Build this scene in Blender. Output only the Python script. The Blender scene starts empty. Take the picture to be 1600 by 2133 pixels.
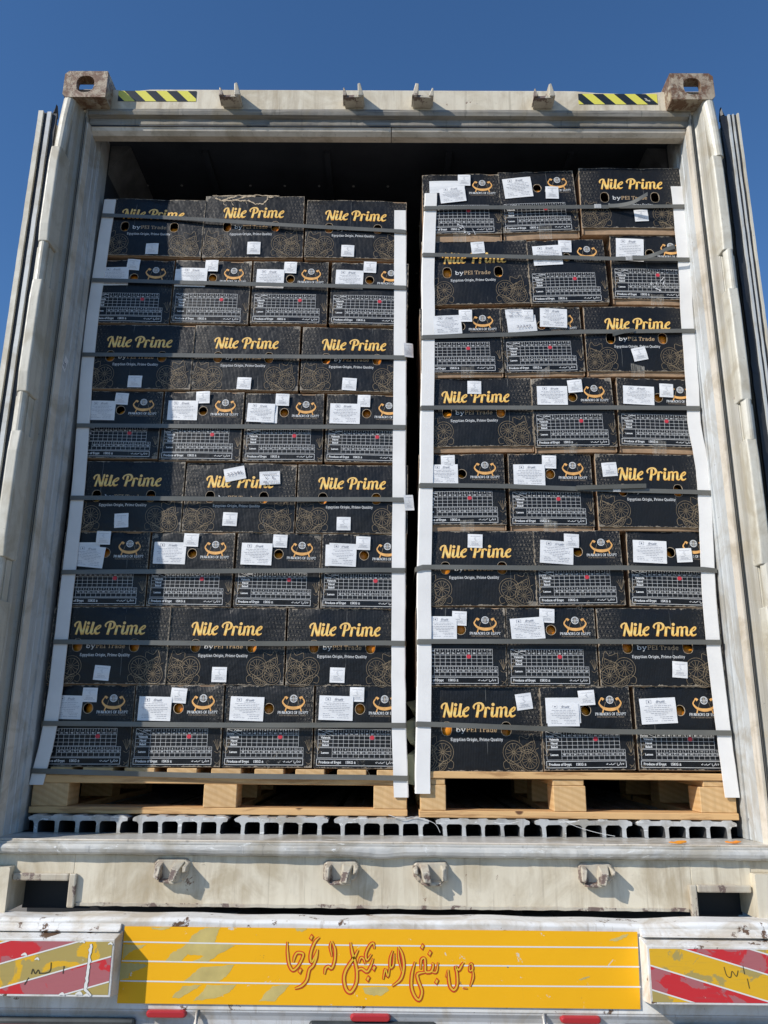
import bpy, math, random
from mathutils import Vector, Matrix
from mathutils.geometry import tessellate_polygon
random.seed(7)
scene = bpy.context.scene
COL = scene.collection
R = math.radians
# ------------------------------------------------------------------ camera
CAM = bpy.data.cameras.new('camera'); cam = bpy.data.objects.new('camera', CAM); COL.objects.link(cam)
CAM.sensor_fit = 'HORIZONTAL'; CAM.sensor_width = 36.0; CAM.lens = 37.54
CAM.clip_start = 0.05; CAM.clip_end = 5000
TH, YAW, ROLL = 0.2714, 0.0063, 0.0087
_xa = Vector((math.cos(YAW), math.sin(YAW), 0)); _ya = Vector((-math.sin(YAW), math.cos(YAW), 0))
_fw = math.cos(TH)*_ya + math.sin(TH)*Vector((0,0,1)); _up = -math.sin(TH)*_ya + math.cos(TH)*Vector((0,0,1))
_r = math.cos(ROLL)*_xa + math.sin(ROLL)*_up; _u = -math.sin(ROLL)*_xa + math.cos(ROLL)*_up
M = Matrix(((_r.x,_u.x,-_fw.x,0.0142),(_r.y,_u.y,-_fw.y,-2.4634),(_r.z,_u.z,-_fw.z,0.4898),(0,0,0,1)))
cam.matrix_world = M
scene.camera = cam
# ------------------------------------------------------------------ sky and sun
SUNV = Vector((-1.45, -1.0, 1.15)).normalized()
world = bpy.data.worlds.new('World'); scene.world = world; world.use_nodes = True
wn = world.node_tree.nodes; wl = world.node_tree.links
sky = wn.new('ShaderNodeTexSky'); sky.sky_type = 'NISHITA'; sky.sun_disc = False
sky.sun_elevation = math.asin(SUNV.z); sky.sun_rotation = math.atan2(SUNV.x, SUNV.y)
sky.altitude = 400; sky.air_density = 1.0; sky.dust_density = 0.0; sky.ozone_density = 6.0
wn['Background'].inputs['Strength'].default_value = 0.142
hs = wn.new('ShaderNodeHueSaturation'); hs.inputs['Saturation'].default_value = 1.09; hs.inputs['Value'].default_value = 1.0
wl.new(sky.outputs[0], hs.inputs['Color']); wl.new(hs.outputs[0], wn['Background'].inputs[0])
SUN = bpy.data.lights.new('sun', 'SUN'); SUN.energy = 4.7; SUN.angle = R(0.5); SUN.color = (1.0, 0.945, 0.86)
sun = bpy.data.objects.new('sun', SUN); COL.objects.link(sun)
sun.rotation_euler = (-SUNV).to_track_quat('-Z', 'Y').to_euler()
scene.view_settings.view_transform = 'Standard'; scene.view_settings.look = 'None'
scene.view_settings.exposure = 0.0; scene.view_settings.gamma = 1.0
scene.render.engine = 'CYCLES'

# ------------------------------------------------------------------ mesh helper
class MB:
    def __init__(s): s.v=[]; s.f=[]; s.m=[]
    def face(s, pts, m=0):
        n=len(s.v); s.v += [tuple(p) for p in pts]; s.f.append(tuple(range(n, n+len(pts)))); s.m.append(m)
    def box(s, x0,x1,y0,y1,z0,z1, m=0):
        n=len(s.v)
        s.v += [(x0,y0,z0),(x1,y0,z0),(x1,y1,z0),(x0,y1,z0),(x0,y0,z1),(x1,y0,z1),(x1,y1,z1),(x0,y1,z1)]
        for q in ((0,3,2,1),(4,5,6,7),(0,1,5,4),(1,2,6,5),(2,3,7,6),(3,0,4,7)):
            s.f.append(tuple(n+i for i in q)); s.m.append(m)
    def loft(s, rings, m=0, cap=True, closed=True):
        n=len(s.v); k=len(rings[0])
        for r in rings: s.v += [tuple(p) for p in r]
        for i in range(len(rings)-1):
            for j in range(k if closed else k-1):
                a=n+i*k+j; b=n+i*k+(j+1)%k
                s.f.append((a,b,b+k,a+k)); s.m.append(m)
        if cap and closed:
            s.f.append(tuple(n+j for j in range(k))[::-1]); s.m.append(m)
            s.f.append(tuple(n+(len(rings)-1)*k+j for j in range(k))); s.m.append(m)
    def prism(s, prof, axis, a, b, m=0):     # prof: 2D loop, extruded on axis
        def P(p,t): return (t,p[0],p[1]) if axis=='x' else ((p[0],t,p[1]) if axis=='y' else (p[0],p[1],t))
        s.loft([[P(p,a) for p in prof],[P(p,b) for p in prof]], m)
    def tube(s, path, r, m=0, k=8):
        rings=[]
        for i,p in enumerate(path):
            p=Vector(p); d=(Vector(path[min(i+1,len(path)-1)])-Vector(path[max(i-1,0)])).normalized()
            a=d.cross(Vector((0,0,1)) if abs(d.z)<.9 else Vector((1,0,0))).normalized(); b=d.cross(a)
            rr=r[i] if isinstance(r,(list,tuple)) else r
            rings.append([p+rr*(math.cos(t*2*math.pi/k)*a+math.sin(t*2*math.pi/k)*b) for t in range(k)])
        s.loft(rings,m)
    def sphere(s, c, r, m=0, nu=20, nv=12, sq=(1,1,1)):
        c=Vector(c); rings=[]
        for i in range(1,nv):
            t=math.pi*i/nv
            rings.append([(c.x+sq[0]*r*math.sin(t)*math.cos(2*math.pi*j/nu), c.y+sq[1]*r*math.sin(t)*math.sin(2*math.pi*j/nu), c.z+sq[2]*r*math.cos(t)) for j in range(nu)])
        s.loft(rings,m)
    def add(s, o, T=None, m=None):
        n=len(s.v); s.v += [tuple(T@Vector(p)) for p in o.v] if T else o.v
        s.f += [tuple(i+n for i in f) for f in o.f]; s.m += o.m if m is None else [m]*len(o.m)
    # ---- flat printing on the XZ plane, facing -Y
    def ribbon(s, pts, w, y, m=0, smooth=True, closed=False, capround=False):
        if not isinstance(w,(list,tuple)): w=[w]*len(pts)
        P=[Vector((p[0],p[1])) for p in pts]; W=list(w)
        if smooth and len(P)>2: P,W=catmull(P,W,closed)
        L=[];Rr=[]
        n=len(P)
        for i in range(n):
            if closed: d=P[(i+1)%n]-P[i-1]
            else: d=P[min(i+1,n-1)]-P[max(i-1,0)]
            if d.length<1e-9: d=Vector((1,0))
            d.normalize(); q=Vector((-d.y,d.x))*W[i]/2
            L.append(P[i]+q); Rr.append(P[i]-q)
        b=len(s.v)
        for l,r in zip(L,Rr): s.v += [(l.x,y,l.y),(r.x,y,r.y)]
        for i in range(n if closed else n-1):
            j=(i+1)%n
            s.f.append((b+2*i,b+2*i+1,b+2*j+1,b+2*j)); s.m.append(m)
    def rect(s,x0,z0,x1,z1,y,m=0): s.face([(x0,y,z0),(x1,y,z0),(x1,y,z1),(x0,y,z1)],m)
    def disc(s,cx,cz,rx,rz,y,m=0,n=24): s.face([(cx+rx*math.cos(2*math.pi*i/n),y,cz+rz*math.sin(2*math.pi*i/n)) for i in range(n)],m)
    def ring(s,cx,cz,rx,rz,w,y,m=0,n=28,a=0):
        pts=[]
        for i in range(n):
            t=2*math.pi*i/n; x=rx*math.cos(t); z=rz*math.sin(t)
            pts.append((cx+x*math.cos(a)-z*math.sin(a), cz+x*math.sin(a)+z*math.cos(a)))
        s.ribbon(pts,w,y,m,smooth=False,closed=True)
    def mesh(s, name, mats, smooth=False):
        me=bpy.data.meshes.new(name); me.from_pydata(s.v,[],s.f)
        for m in mats: me.materials.append(m)
        me.polygons.foreach_set('material_index',[min(i,len(mats)-1) for i in s.m])
        if smooth: me.polygons.foreach_set('use_smooth',[True]*len(s.f))
        me.update(); return me
    def build(s, name, mats, parent=None, smooth=False, bevel=0, seg=2):
        if not isinstance(mats,(list,tuple)): mats=[mats]
        o=bpy.data.objects.new(name,s.mesh(name,mats,smooth)); COL.objects.link(o)
        if parent: o.parent=parent
        if bevel:
            md=o.modifiers.new('bevel','BEVEL'); md.width=bevel; md.segments=seg; md.limit_method='ANGLE'; md.angle_limit=R(35)
        return o
def catmull(P,W,closed,k=5):
    n=len(P); out=[];ow=[]
    rng=range(n) if closed else range(n-1)
    for i in rng:
        p0=P[i-1] if (closed or i>0) else P[0]; p1=P[i]; p2=P[(i+1)%n]; p3=P[(i+2)%n] if closed else P[min(i+2,n-1)]
        for j in range(k):
            t=j/k
            out.append(.5*((2*p1)+(p2-p0)*t+(2*p0-5*p1+4*p2-p3)*t*t+(3*p1-p0-3*p2+p3)*t**3)); ow.append(W[i]*(1-t)+W[(i+1)%n]*t)
    if not closed: out.append(P[-1]); ow.append(W[-1])
    return out,ow
def tag(o,label=None,cat=None,group=None,kind=None):
    if label: o['label']=label
    if cat: o['category']=cat
    if group: o['group']=group
    if kind: o['kind']=kind
    return o
def empty(name,loc=(0,0,0)):
    o=bpy.data.objects.new(name,None); o.empty_display_size=.1; o.location=loc; COL.objects.link(o); return o
def place(name, me, parent=None, loc=(0,0,0), rot=(0,0,0), sc=(1,1,1)):
    o=bpy.data.objects.new(name,me); COL.objects.link(o); o.parent=parent; o.location=loc; o.rotation_euler=rot; o.scale=sc; return o
_TC={}
def textmb(s, size=1.0, bold=0.0, shear=0.0, align='CENTER'):
    k=(s,bold,shear,align)
    if k not in _TC:
        cu=bpy.data.curves.new('t','FONT'); cu.body=s; cu.size=1; cu.resolution_u=2; cu.offset=bold; cu.shear=shear; cu.align_x=align; cu.align_y='CENTER'
        ob=bpy.data.objects.new('t',cu); COL.objects.link(ob)
        dg=bpy.context.evaluated_depsgraph_get(); me=bpy.data.meshes.new_from_object(ob.evaluated_get(dg))
        _TC[k]=([tuple(v.co) for v in me.vertices],[tuple(p.vertices) for p in me.polygons])
        bpy.data.objects.remove(ob); bpy.data.curves.remove(cu); bpy.data.meshes.remove(me)
    return _TC[k]
def text(mb, s, x, z, size, y, m, sx=1.0, **kw):
    V,F=textmb(s,**kw); n=len(mb.v)
    mb.v += [(x+p[0]*size*sx, y, z+p[1]*size) for p in V]
    mb.f += [tuple(i+n for i in f) for f in F]; mb.m += [m]*len(F)

# ------------------------------------------------------------------ materials
def newmat(name):
    m=bpy.data.materials.new(name); m.use_nodes=True; nt=m.node_tree; return m,nt,nt.nodes['Principled BSDF']
def N(nt,t,**kw):
    n=nt.nodes.new(t)
    for k,v in kw.items():
        if k=='op': n.operation=v
        elif k.startswith('i_'): n.inputs[k[2:].replace('_',' ')].default_value=v
        else: setattr(n,k,v)
    return n
def ramp(nt,src,stops,interp='LINEAR'):
    r=nt.nodes.new('ShaderNodeValToRGB'); r.color_ramp.interpolation=interp; e=r.color_ramp.elements
    while len(e)<len(stops): e.new(.5)
    for el,(p,c) in zip(e,stops):
        el.position=p; el.color=(c[0],c[1],c[2],1) if isinstance(c,(tuple,list)) else (c,c,c,1)
    nt.links.new(src,r.inputs[0]); return r.outputs[0]
def mix(nt,f,a,b):
    n=nt.nodes.new('ShaderNodeMix'); n.data_type='RGBA'
    for s,v in ((0,f),(6,a),(7,b)):
        if isinstance(v,(int,float)): n.inputs[s].default_value=v
        elif isinstance(v,(tuple,list)): n.inputs[s].default_value=(v[0],v[1],v[2],1)
        else: nt.links.new(v,n.inputs[s])
    return n.outputs[2]
def math_(nt,op,a,b=0.0,c=None,clamp=False):
    n=nt.nodes.new('ShaderNodeMath'); n.operation=op; n.use_clamp=clamp
    for i,v in enumerate((a,b,c)):
        if v is None: continue
        if isinstance(v,(int,float)): n.inputs[i].default_value=v
        else: nt.links.new(v,n.inputs[i])
    return n.outputs[0]
def coords(nt,scale=(1,1,1),loc=(0,0,0),rnd=False,kind='Object',rot=(0,0,0)):
    tc=nt.nodes.new('ShaderNodeTexCoord'); mp=nt.nodes.new('ShaderNodeMapping')
    mp.inputs['Scale'].default_value=scale; mp.inputs['Location'].default_value=loc; mp.inputs['Rotation'].default_value=rot
    nt.links.new(tc.outputs[kind],mp.inputs[0])
    if rnd:
        oi=nt.nodes.new('ShaderNodeObjectInfo'); va=nt.nodes.new('ShaderNodeVectorMath'); va.operation='MULTIPLY_ADD'
        cb=nt.nodes.new('ShaderNodeCombineXYZ')
        for i in range(3): nt.links.new(oi.outputs['Random'],cb.inputs[i])
        va.inputs[1].default_value=(17,29,41); nt.links.new(cb.outputs[0],va.inputs[0]); nt.links.new(mp.outputs[0],va.inputs[2]); return va.outputs[0]
    return mp.outputs[0]
def noise(nt,vec,scale,detail=6,rough=.6,dist=0):
    n=nt.nodes.new('ShaderNodeTexNoise'); n.inputs['Scale'].default_value=scale; n.inputs['Detail'].default_value=detail; n.inputs['Roughness'].default_value=rough; n.inputs['Distortion'].default_value=dist
    nt.links.new(vec,n.inputs['Vector']); return n.outputs[0]
def bump(nt,b,h,strength=.3,dist=.002):
    n=nt.nodes.new('ShaderNodeBump'); n.inputs['Strength'].default_value=strength; n.inputs['Distance'].default_value=dist
    nt.links.new(h,n.inputs['Height']); nt.links.new(n.outputs[0],b.inputs['Normal'])
def simple(name,c,rough=.6,metal=0,spec=.5,vary=0.0,vs=20,emit=None,bmp=0):
    m,nt,b=newmat(name); b.inputs['Roughness'].default_value=rough; b.inputs['Metallic'].default_value=metal; b.inputs['Specular IOR Level'].default_value=spec
    if vary or bmp:
        n=noise(nt,coords(nt,rnd=True),vs)
        if vary:
            lo=tuple(x*(1-vary) for x in c); hi=tuple(min(1,x*(1+vary)) for x in c)
            nt.links.new(ramp(nt,n,[(.3,lo),(.7,hi)]),b.inputs['Base Color'])
        else: b.inputs['Base Color'].default_value=(*c,1)
        if bmp: bump(nt,b,n,bmp,.003)
    else: b.inputs['Base Color'].default_value=(*c,1)
    return m
def painted(name, c, rs=14, soft=.02, stain=(.34,.28,.2), rust=(.16,.07,.035), rustamt=.62, stainamt=.5, rough=.45, streak=(9,9,1.3), scuff=None, scuffamt=.64, bstr=.25):
    """weathered paint: cloudy dirt, vertical run marks, rust specks and scuffs"""
    m,nt,b=newmat(name); v=coords(nt)
    vs=coords(nt,scale=streak)
    big=noise(nt,v,2.3,5,.6); fine=noise(nt,v,38,8,.7); st=noise(nt,vs,3.0,7,.65,.3)
    col=mix(nt,ramp(nt,big,[(.35,0),(.7,1)]),tuple(x*.9 for x in c),tuple(min(1,x*1.05) for x in c))
    smask=ramp(nt,noise(nt,coords(nt,loc=(9,4,2)),3.4,4,.6,.5),[(.40,.2),(.58,1)])
    col=mix(nt,math_(nt,'MULTIPLY',math_(nt,'MULTIPLY',ramp(nt,st,[(stainamt,0),(stainamt+.2,1)]),.62),smask),col,stain)
    blot=noise(nt,coords(nt,loc=(3,1,7)),5.5,6,.65,.8)
    col=mix(nt,math_(nt,'MULTIPLY',ramp(nt,blot,[(.47,0),(.62,1)]),.60),col,tuple(.5*(p+q) for p,q in zip(stain,(.42,.34,.20))))
    thin=noise(nt,coords(nt,scale=(34,34,1.1),loc=(2,2,2)),1.6,5,.6,.2)
    col=mix(nt,math_(nt,'MULTIPLY',ramp(nt,thin,[(.60,0),(.68,1)]),.35),col,tuple(x*.7 for x in stain))
    col=mix(nt,math_(nt,'MULTIPLY',ramp(nt,fine,[(.55,0),(.75,1)]),.35),col,tuple(x*.6 for x in c))
    if scuff:
        sc=noise(nt,coords(nt,scale=(1.5,3,6),rot=(0,.5,0)),9,8,.75,1.2)
        col=mix(nt,ramp(nt,sc,[(scuffamt,0),(scuffamt+.03,1)]),col,scuff)
    rn=noise(nt,v,rs,10,.72,.4)
    rm=ramp(nt,rn,[(rustamt,0),(rustamt+soft,1)])
    col=mix(nt,rm,col,rust)
    nt.links.new(col,b.inputs['Base Color'])
    nt.links.new(ramp(nt,fine,[(.3,rough-.1),(.8,rough+.2)]),b.inputs['Roughness'])
    hh=math_(nt,'SUBTRACT',math_(nt,'MULTIPLY',fine,.35),math_(nt,'MULTIPLY',rm,.4))
    hh=math_(nt,'ADD',hh,math_(nt,'MULTIPLY',big,2.0))
    bump(nt,b,hh,bstr,.004)
    return m
MT={}
MT['steel']=painted('weathered_offwhite_steel',(.71,.64,.50),stain=(.36,.28,.18),rustamt=.665,scuff=(.30,.27,.22),scuffamt=.655,stainamt=.44)
MT['steel_clean']=painted('offwhite_frame_paint',(.64,.61,.52),rustamt=.675,stainamt=.45,stain=(.33,.30,.24),streak=(14,14,.9),scuff=(.27,.25,.22),scuffamt=.655)
MT['post']=painted('grey_white_post',(.44,.42,.365),rustamt=.675,stainamt=.44,stain=(.28,.26,.22),streak=(14,14,.9),scuff=(.22,.21,.19),scuffamt=.65)
MT['casting']=painted('rusty_casting',rs=26,soft=.10,c=(.48,.41,.30),rust=(.16,.085,.045),rustamt=.45,stain=(.20,.12,.075),stainamt=.36,scuff=(.40,.35,.28),scuffamt=.60,bstr=.6)
MT['bracket']=painted('chipped_bracket',(.54,.49,.39),rust=(.17,.12,.10),rustamt=.545,stain=(.3,.22,.17),stainamt=.45,bstr=.5)
MT['jamb']=painted('jamb_gasket',(.66,.59,.49),rustamt=.68,rust=(.1,.08,.07),stain=(.20,.17,.14),stainamt=.55,streak=(2,30,30),scuff=(.2,.17,.15),scuffamt=.67)
MT['jambv']=painted('upright_jamb_strip',(.66,.60,.51),rustamt=.68,rust=(.1,.08,.07),stain=(.26,.22,.18),stainamt=.55,streak=(60,60,.6))
MT['grime']=painted('grimy_ledge',(.30,.275,.23),stain=(.035,.033,.03),stainamt=.38,rustamt=.72,streak=(1.2,20,30))
MT['liner']=painted('scuffed_aluminium_liner',(.54,.56,.56),stain=(.2,.2,.2),stainamt=.55,rustamt=.9,scuff=(.10,.10,.11),scuffamt=.66,streak=(14,6,1))
MT['lip']=painted('worn_aluminium_sill',(.58,.57,.53),stain=(.13,.125,.115),stainamt=.44,rustamt=.85,streak=(1,14,14),scuff=(.7,.7,.67),scuffamt=.6,rough=.35)
MT['alu']=painted('rough_aluminium',(.52,.52,.51),stain=(.12,.12,.12),stainamt=.46,rustamt=.9,scuff=(.72,.72,.7),scuffamt=.58,rough=.4,streak=(6,6,6),bstr=.6)
MT['channel_shade']=simple('shaded_channel_inside',(.05,.05,.052),.7,vary=.4,vs=25)  # mottled dark base: shade between the channel legs put into the colour
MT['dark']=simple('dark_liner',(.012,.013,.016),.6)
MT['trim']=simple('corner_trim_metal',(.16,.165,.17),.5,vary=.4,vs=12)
MT['shaded_liner']=simple('liner_with_shade',(.045,.052,.066),.55,vary=.3,vs=5)  # pale lining coloured near black to stand in for interior shade
MT['rivet']=simple('rivet_metal',(.45,.45,.45),.4,.3)
MT['rubber']=simple('black_rubber',(.018,.020,.024),.5,vary=.4,vs=9)
MT['white']=painted('chipped_white_paint',(.78,.77,.74),rust=(.13,.075,.045),rustamt=.60,stain=(.46,.36,.25),stainamt=.55,streak=(8,8,2))
MT['whitelow']=painted('grey_white_paint',(.60,.60,.60),rust=(.16,.09,.05),rustamt=.67,stain=(.30,.22,.14),stainamt=.56,streak=(12,12,.7))
MT['redlamp']=simple('red_plastic_lens',(.42,.025,.03),.25,spec=.6)
MT['lamphouse']=simple('dark_lamp_housing',(.045,.05,.05),.45,vary=.4,vs=12)
MT['white_board']=simple('white_edge_board',(.79,.775,.75),.65,vary=.06,vs=9,bmp=.4)
MT['kraft']=simple('kraft_board',(.36,.235,.14),.8,vary=.22,vs=30)
MT['kraft_dark']=simple('kraft_inside',(.20,.085,.045),.85,vary=.2,vs=20)
MT['cut']=simple('cut_board_edge',(.50,.40,.28),.8,vary=.35,vs=80)
MT['paper']=simple('label_paper',(.80,.80,.80),.55,vary=.03,vs=10,bmp=.2)
MT['ink']=simple('label_ink',(.33,.34,.38),.7)
MT['inkdark']=simple('label_ink_dark',(.10,.11,.16),.7)
MT['whiteprint']=simple('white_print',(.70,.70,.69),.5)
MT['dimprint']=simple('dim_print',(.30,.24,.18),.5)
MT['tanprint']=simple('tan_print',(.46,.32,.18),.5)
MT['lineart']=simple('bronze_line_print',(.30,.225,.135),.5,vary=.35,vs=30)
MT['redprint']=simple('red_dot_print',(.55,.03,.05),.6)
MT['boat']=simple('boat_orange_print',(.80,.42,.13),.45,vary=.2,vs=60)
MT['halo']=simple('lettering_shadow_print',(.06,.018,.006),.5)
MT['orange']=None
def m_gold():
    m,nt,b=newmat('gold_gradient_print'); v=coords(nt); sp=nt.nodes.new('ShaderNodeSeparateXYZ'); nt.links.new(v,sp.inputs[0])
    z=math_(nt,'MULTIPLY_ADD',sp.outputs[2],1/.045,-.158/.045)
    n=math_(nt,'MULTIPLY_ADD',noise(nt,v,60,2),.5,-.25)
    z=math_(nt,'ADD',z,n)
    nt.links.new(ramp(nt,z,[(0,(.80,.34,.06)),(.25,(.88,.48,.09)),(.5,(.95,.70,.24)),(.72,(.88,.50,.10)),(1,(.90,.58,.18))]),b.inputs['Base Color'])
    b.inputs['Roughness'].default_value=.4; return m
MT['gold']=m_gold()
def m_orange():
    m,nt,b=newmat('orange_peel'); v=coords(nt,rnd=True); n=noise(nt,v,160,3)
    nt.links.new(ramp(nt,noise(nt,v,9),[(.3,(.78,.22,.015)),(.7,(.85,.33,.02))]),b.inputs['Base Color']); b.inputs['Roughness'].default_value=.38
    bump(nt,b,n,.5,.001); return m
MT['orange']=m_orange()
def m_board(name,hw,h,kind):
    """black printed board with faint rows of small picture-writing at the sides and worn edges"""
    m,nt,b=newmat(name); v=coords(nt); sp=nt.nodes.new('ShaderNodeSeparateXYZ'); nt.links.new(v,sp.inputs[0]); x,z=sp.outputs[0],sp.outputs[2]
    ax=math_(nt,'ABSOLUTE',x)
    rowh=.0145
    zr=math_(nt,'DIVIDE',z,rowh); fr=math_(nt,'FRACT',zr)
    line=math_(nt,'LESS_THAN',fr,.08)
    inrow=math_(nt,'MULTIPLY',math_(nt,'GREATER_THAN',fr,.28),math_(nt,'LESS_THAN',fr,.85))
    cw=math_(nt,'DIVIDE',x,.0125); fx=math_(nt,'FRACT',math_(nt,'ADD',cw,math_(nt,'MULTIPLY',math_(nt,'FLOOR',zr),.37)))
    incell=math_(nt,'MULTIPLY',math_(nt,'GREATER_THAN',fx,.2),math_(nt,'LESS_THAN',fx,.85))
    gn=noise(nt,coords(nt,scale=(1,1,1.3)),150,1.5,.5)
    gly=math_(nt,'LESS_THAN',math_(nt,'ABSOLUTE',math_(nt,'SUBTRACT',gn,.5)),.042)
    gly=math_(nt,'MULTIPLY',math_(nt,'MULTIPLY',gly,inrow),incell)
    gly=math_(nt,'MAXIMUM',gly,math_(nt,'MULTIPLY',line,.5))
    side=ramp(nt,math_(nt,'ADD',math_(nt,'DIVIDE',ax,hw),math_(nt,'MULTIPLY_ADD',noise(nt,v,12,2),.3,-.15)),[(.55,0),(.85,1)])
    if kind=='N': vert=ramp(nt,math_(nt,'DIVIDE',z,h),[(.36,0),(.42,1)])
    else: vert=math_(nt,'MAXIMUM',ramp(nt,math_(nt,'DIVIDE',z,h),[(.46,0),(.5,1)]),.15)
    g=math_(nt,'MULTIPLY',math_(nt,'MULTIPLY',gly,side),vert)
    oi=nt.nodes.new('ShaderNodeObjectInfo')
    g=math_(nt,'MULTIPLY',g,math_(nt,'MULTIPLY_ADD',oi.outputs['Random'],.5,.4))
    base=mix(nt,oi.outputs['Random'],(.0058,.0068,.0090),(.0095,.0103,.0120))
    col=mix(nt,g,base,(.21,.18,.14))
    # worn edges
    ex=math_(nt,'SUBTRACT',hw,ax); ez=math_(nt,'MINIMUM',z,math_(nt,'SUBTRACT',h,z)); e=math_(nt,'MINIMUM',ex,ez)
    vr=coords(nt,rnd=True)
    wn_=noise(nt,vr,55,6,.7)
    wear=math_(nt,'LESS_THAN',e,math_(nt,'MULTIPLY_ADD',ramp(nt,wn_,[(.46,0),(.78,1)]),.009,.0003))
    col=mix(nt,math_(nt,'MULTIPLY',wear,.6),col,(.44,.37,.28))
    cr=math_(nt,'ADD',ex,ez2:=math_(nt,'MINIMUM',z,math_(nt,'SUBTRACT',h,z)))
    cw_=math_(nt,'LESS_THAN',math_(nt,'ADD',ex,ez2),math_(nt,'MULTIPLY',ramp(nt,noise(nt,vr,16,5,.7),[(.50,0),(.72,1)]),.055))
    col=mix(nt,math_(nt,'MULTIPLY',cw_,.55),col,(.40,.35,.28))
    fold=math_(nt,'LESS_THAN',math_(nt,'ABSOLUTE',math_(nt,'ADD',math_(nt,'SUBTRACT',x,math_(nt,'MULTIPLY_ADD',oi.outputs['Random'],.24,-.12)),math_(nt,'MULTIPLY',noise(nt,vr,30,3),.006))),.0006)
    fm=math_(nt,'MULTIPLY',fold,ramp(nt,noise(nt,vr,11,2),[(.52,0),(.6,1)]))
    col=mix(nt,math_(nt,'MULTIPLY',fm,.5),col,(.3,.3,.28))
    # stray scuffs
    sc=noise(nt,coords(nt,scale=(1,1,4),rnd=True,rot=(0,.7,0)),22,8,.8,1.5)
    col=mix(nt,math_(nt,'MULTIPLY',ramp(nt,sc,[(.70,0),(.72,1)]),.35),col,(.3,.29,.27))
    nt.links.new(col,b.inputs['Base Color'])
    nt.links.new(ramp(nt,noise(nt,vr,7,4),[(.3,.34),(.7,.55)]),b.inputs['Roughness']); b.inputs['Specular IOR Level'].default_value=.32
    wv=nt.nodes.new('ShaderNodeTexWave'); wv.inputs['Scale'].default_value=60; nt.links.new(v,wv.inputs['Vector'])
    bump(nt,b,math_(nt,'ADD',math_(nt,'MULTIPLY',wv.outputs['Fac'],.12),math_(nt,'MULTIPLY',noise(nt,vr,6,4),4.5)),.5,.005)
    return m
def m_wood(name,axis,c1=(.64,.395,.175),c2=(.43,.235,.095)):
    m,nt,b=newmat(name); sc={'x':(1.2,14,14),'y':(14,1.2,14),'end':(9,9,9)}[axis]
    v=coords(nt,scale=sc,rnd=True)
    if axis=='end':
        tc=nt.nodes.new('ShaderNodeTexWave'); tc.wave_type='RINGS'; tc.rings_direction='Y'; tc.inputs['Scale'].default_value=1.9; tc.inputs['Distortion'].default_value=1.6; tc.inputs['Detail'].default_value=1.5; nt.links.new(v,tc.inputs['Vector']); f=tc.outputs['Fac']
    else: f=noise(nt,v,3,7,.65,.8)
    col=ramp(nt,f,[(.30,tuple(x*.82 for x in c2)),(.42,c2),(.50,c1),(.8,tuple(min(1,x*1.12) for x in c1))]) if axis!='end' else mix(nt,ramp(nt,noise(nt,coords(nt,scale=(30,30,4),rnd=True),3,5),[(.4,0),(.7,.5)]),ramp(nt,f,[(.15,c2),(.7,c1)]),tuple(x*.85 for x in c2))
    big=noise(nt,coords(nt,rnd=True),5,4)
    col=mix(nt,math_(nt,'MULTIPLY',ramp(nt,big,[(.55,0),(.75,1)]),.45),col,(.33,.19,.09))
    kn=nt.nodes.new('ShaderNodeTexVoronoi'); kn.inputs['Scale'].default_value=5.5; nt.links.new(coords(nt,rnd=True),kn.inputs['Vector'])
    col=mix(nt,ramp(nt,kn.outputs['Distance'],[(.06,1),(.085,0)]),col,(.12,.05,.02))
    nt.links.new(col,b.inputs['Base Color']); b.inputs['Roughness'].default_value=.75; bump(nt,b,f,.3,.002); return m
MT['woodx']=m_wood('pine_lengthwise','x'); MT['woody']=m_wood('pine_boards','y'); MT['woodend']=m_wood('pine_end_grain','end',c1=(.68,.445,.215),c2=(.60,.375,.165))
MT['board_n']=m_board('black_script_board',.2,.262,'N'); MT['board_t']=m_board('black_table_board',.15,.262,'T')
def m_strap():
    m,nt,b=newmat('grey_green_strap'); v=coords(nt,rnd=True)
    nt.links.new(ramp(nt,noise(nt,v,4,3),[(.3,(.095,.093,.08)),(.7,(.15,.145,.125))]),b.inputs['Base Color']); b.inputs['Roughness'].default_value=.38; b.inputs['Specular IOR Level'].default_value=.6
    bump(nt,b,noise(nt,coords(nt,scale=(1,1,1),rnd=True),14,3),.35,.004); return m
MT['strap']=m_strap()
MT['olive']=simple('olive_webbing',(.16,.165,.10),.7,vary=.15)
MT['tape']=None
def m_tape():
    m,nt,b=newmat('clear_tape'); b.inputs['Base Color'].default_value=(.75,.7,.6,1); b.inputs['Roughness'].default_value=.12
    nt.links.new(ramp(nt,noise(nt,coords(nt,scale=(8,1,1),rnd=True),18,4,.6,1),[(.45,.10),(.75,.45)]),b.inputs['Alpha'])
    bump(nt,b,noise(nt,coords(nt,rnd=True),40,4),.8,.004); return m
MT['tape']=m_tape()
def m_hazard(name,bandw,ang,c1,c2,peel=None):
    m,nt,b=newmat(name); v=coords(nt); sp=nt.nodes.new('ShaderNodeSeparateXYZ'); nt.links.new(v,sp.inputs[0])
    t=math_(nt,'ADD',sp.outputs[0],math_(nt,'MULTIPLY',sp.outputs[2],ang)); f=math_(nt,'FRACT',math_(nt,'DIVIDE',t,bandw))
    col=mix(nt,math_(nt,'LESS_THAN',f,.5),c1,c2)
    n=noise(nt,coords(nt,rnd=True),20,8,.7,.5)
    col=mix(nt,ramp(nt,n,[(.64,0),(.66,1)]),col,peel or (.5,.47,.4))
    nt.links.new(col,b.inputs['Base Color']); b.inputs['Roughness'].default_value=.4; return m
MT['hazard']=m_hazard('yellow_black_tape',.0775*1.05,.95,(.72,.66,.10),(.018,.022,.026))
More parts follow.
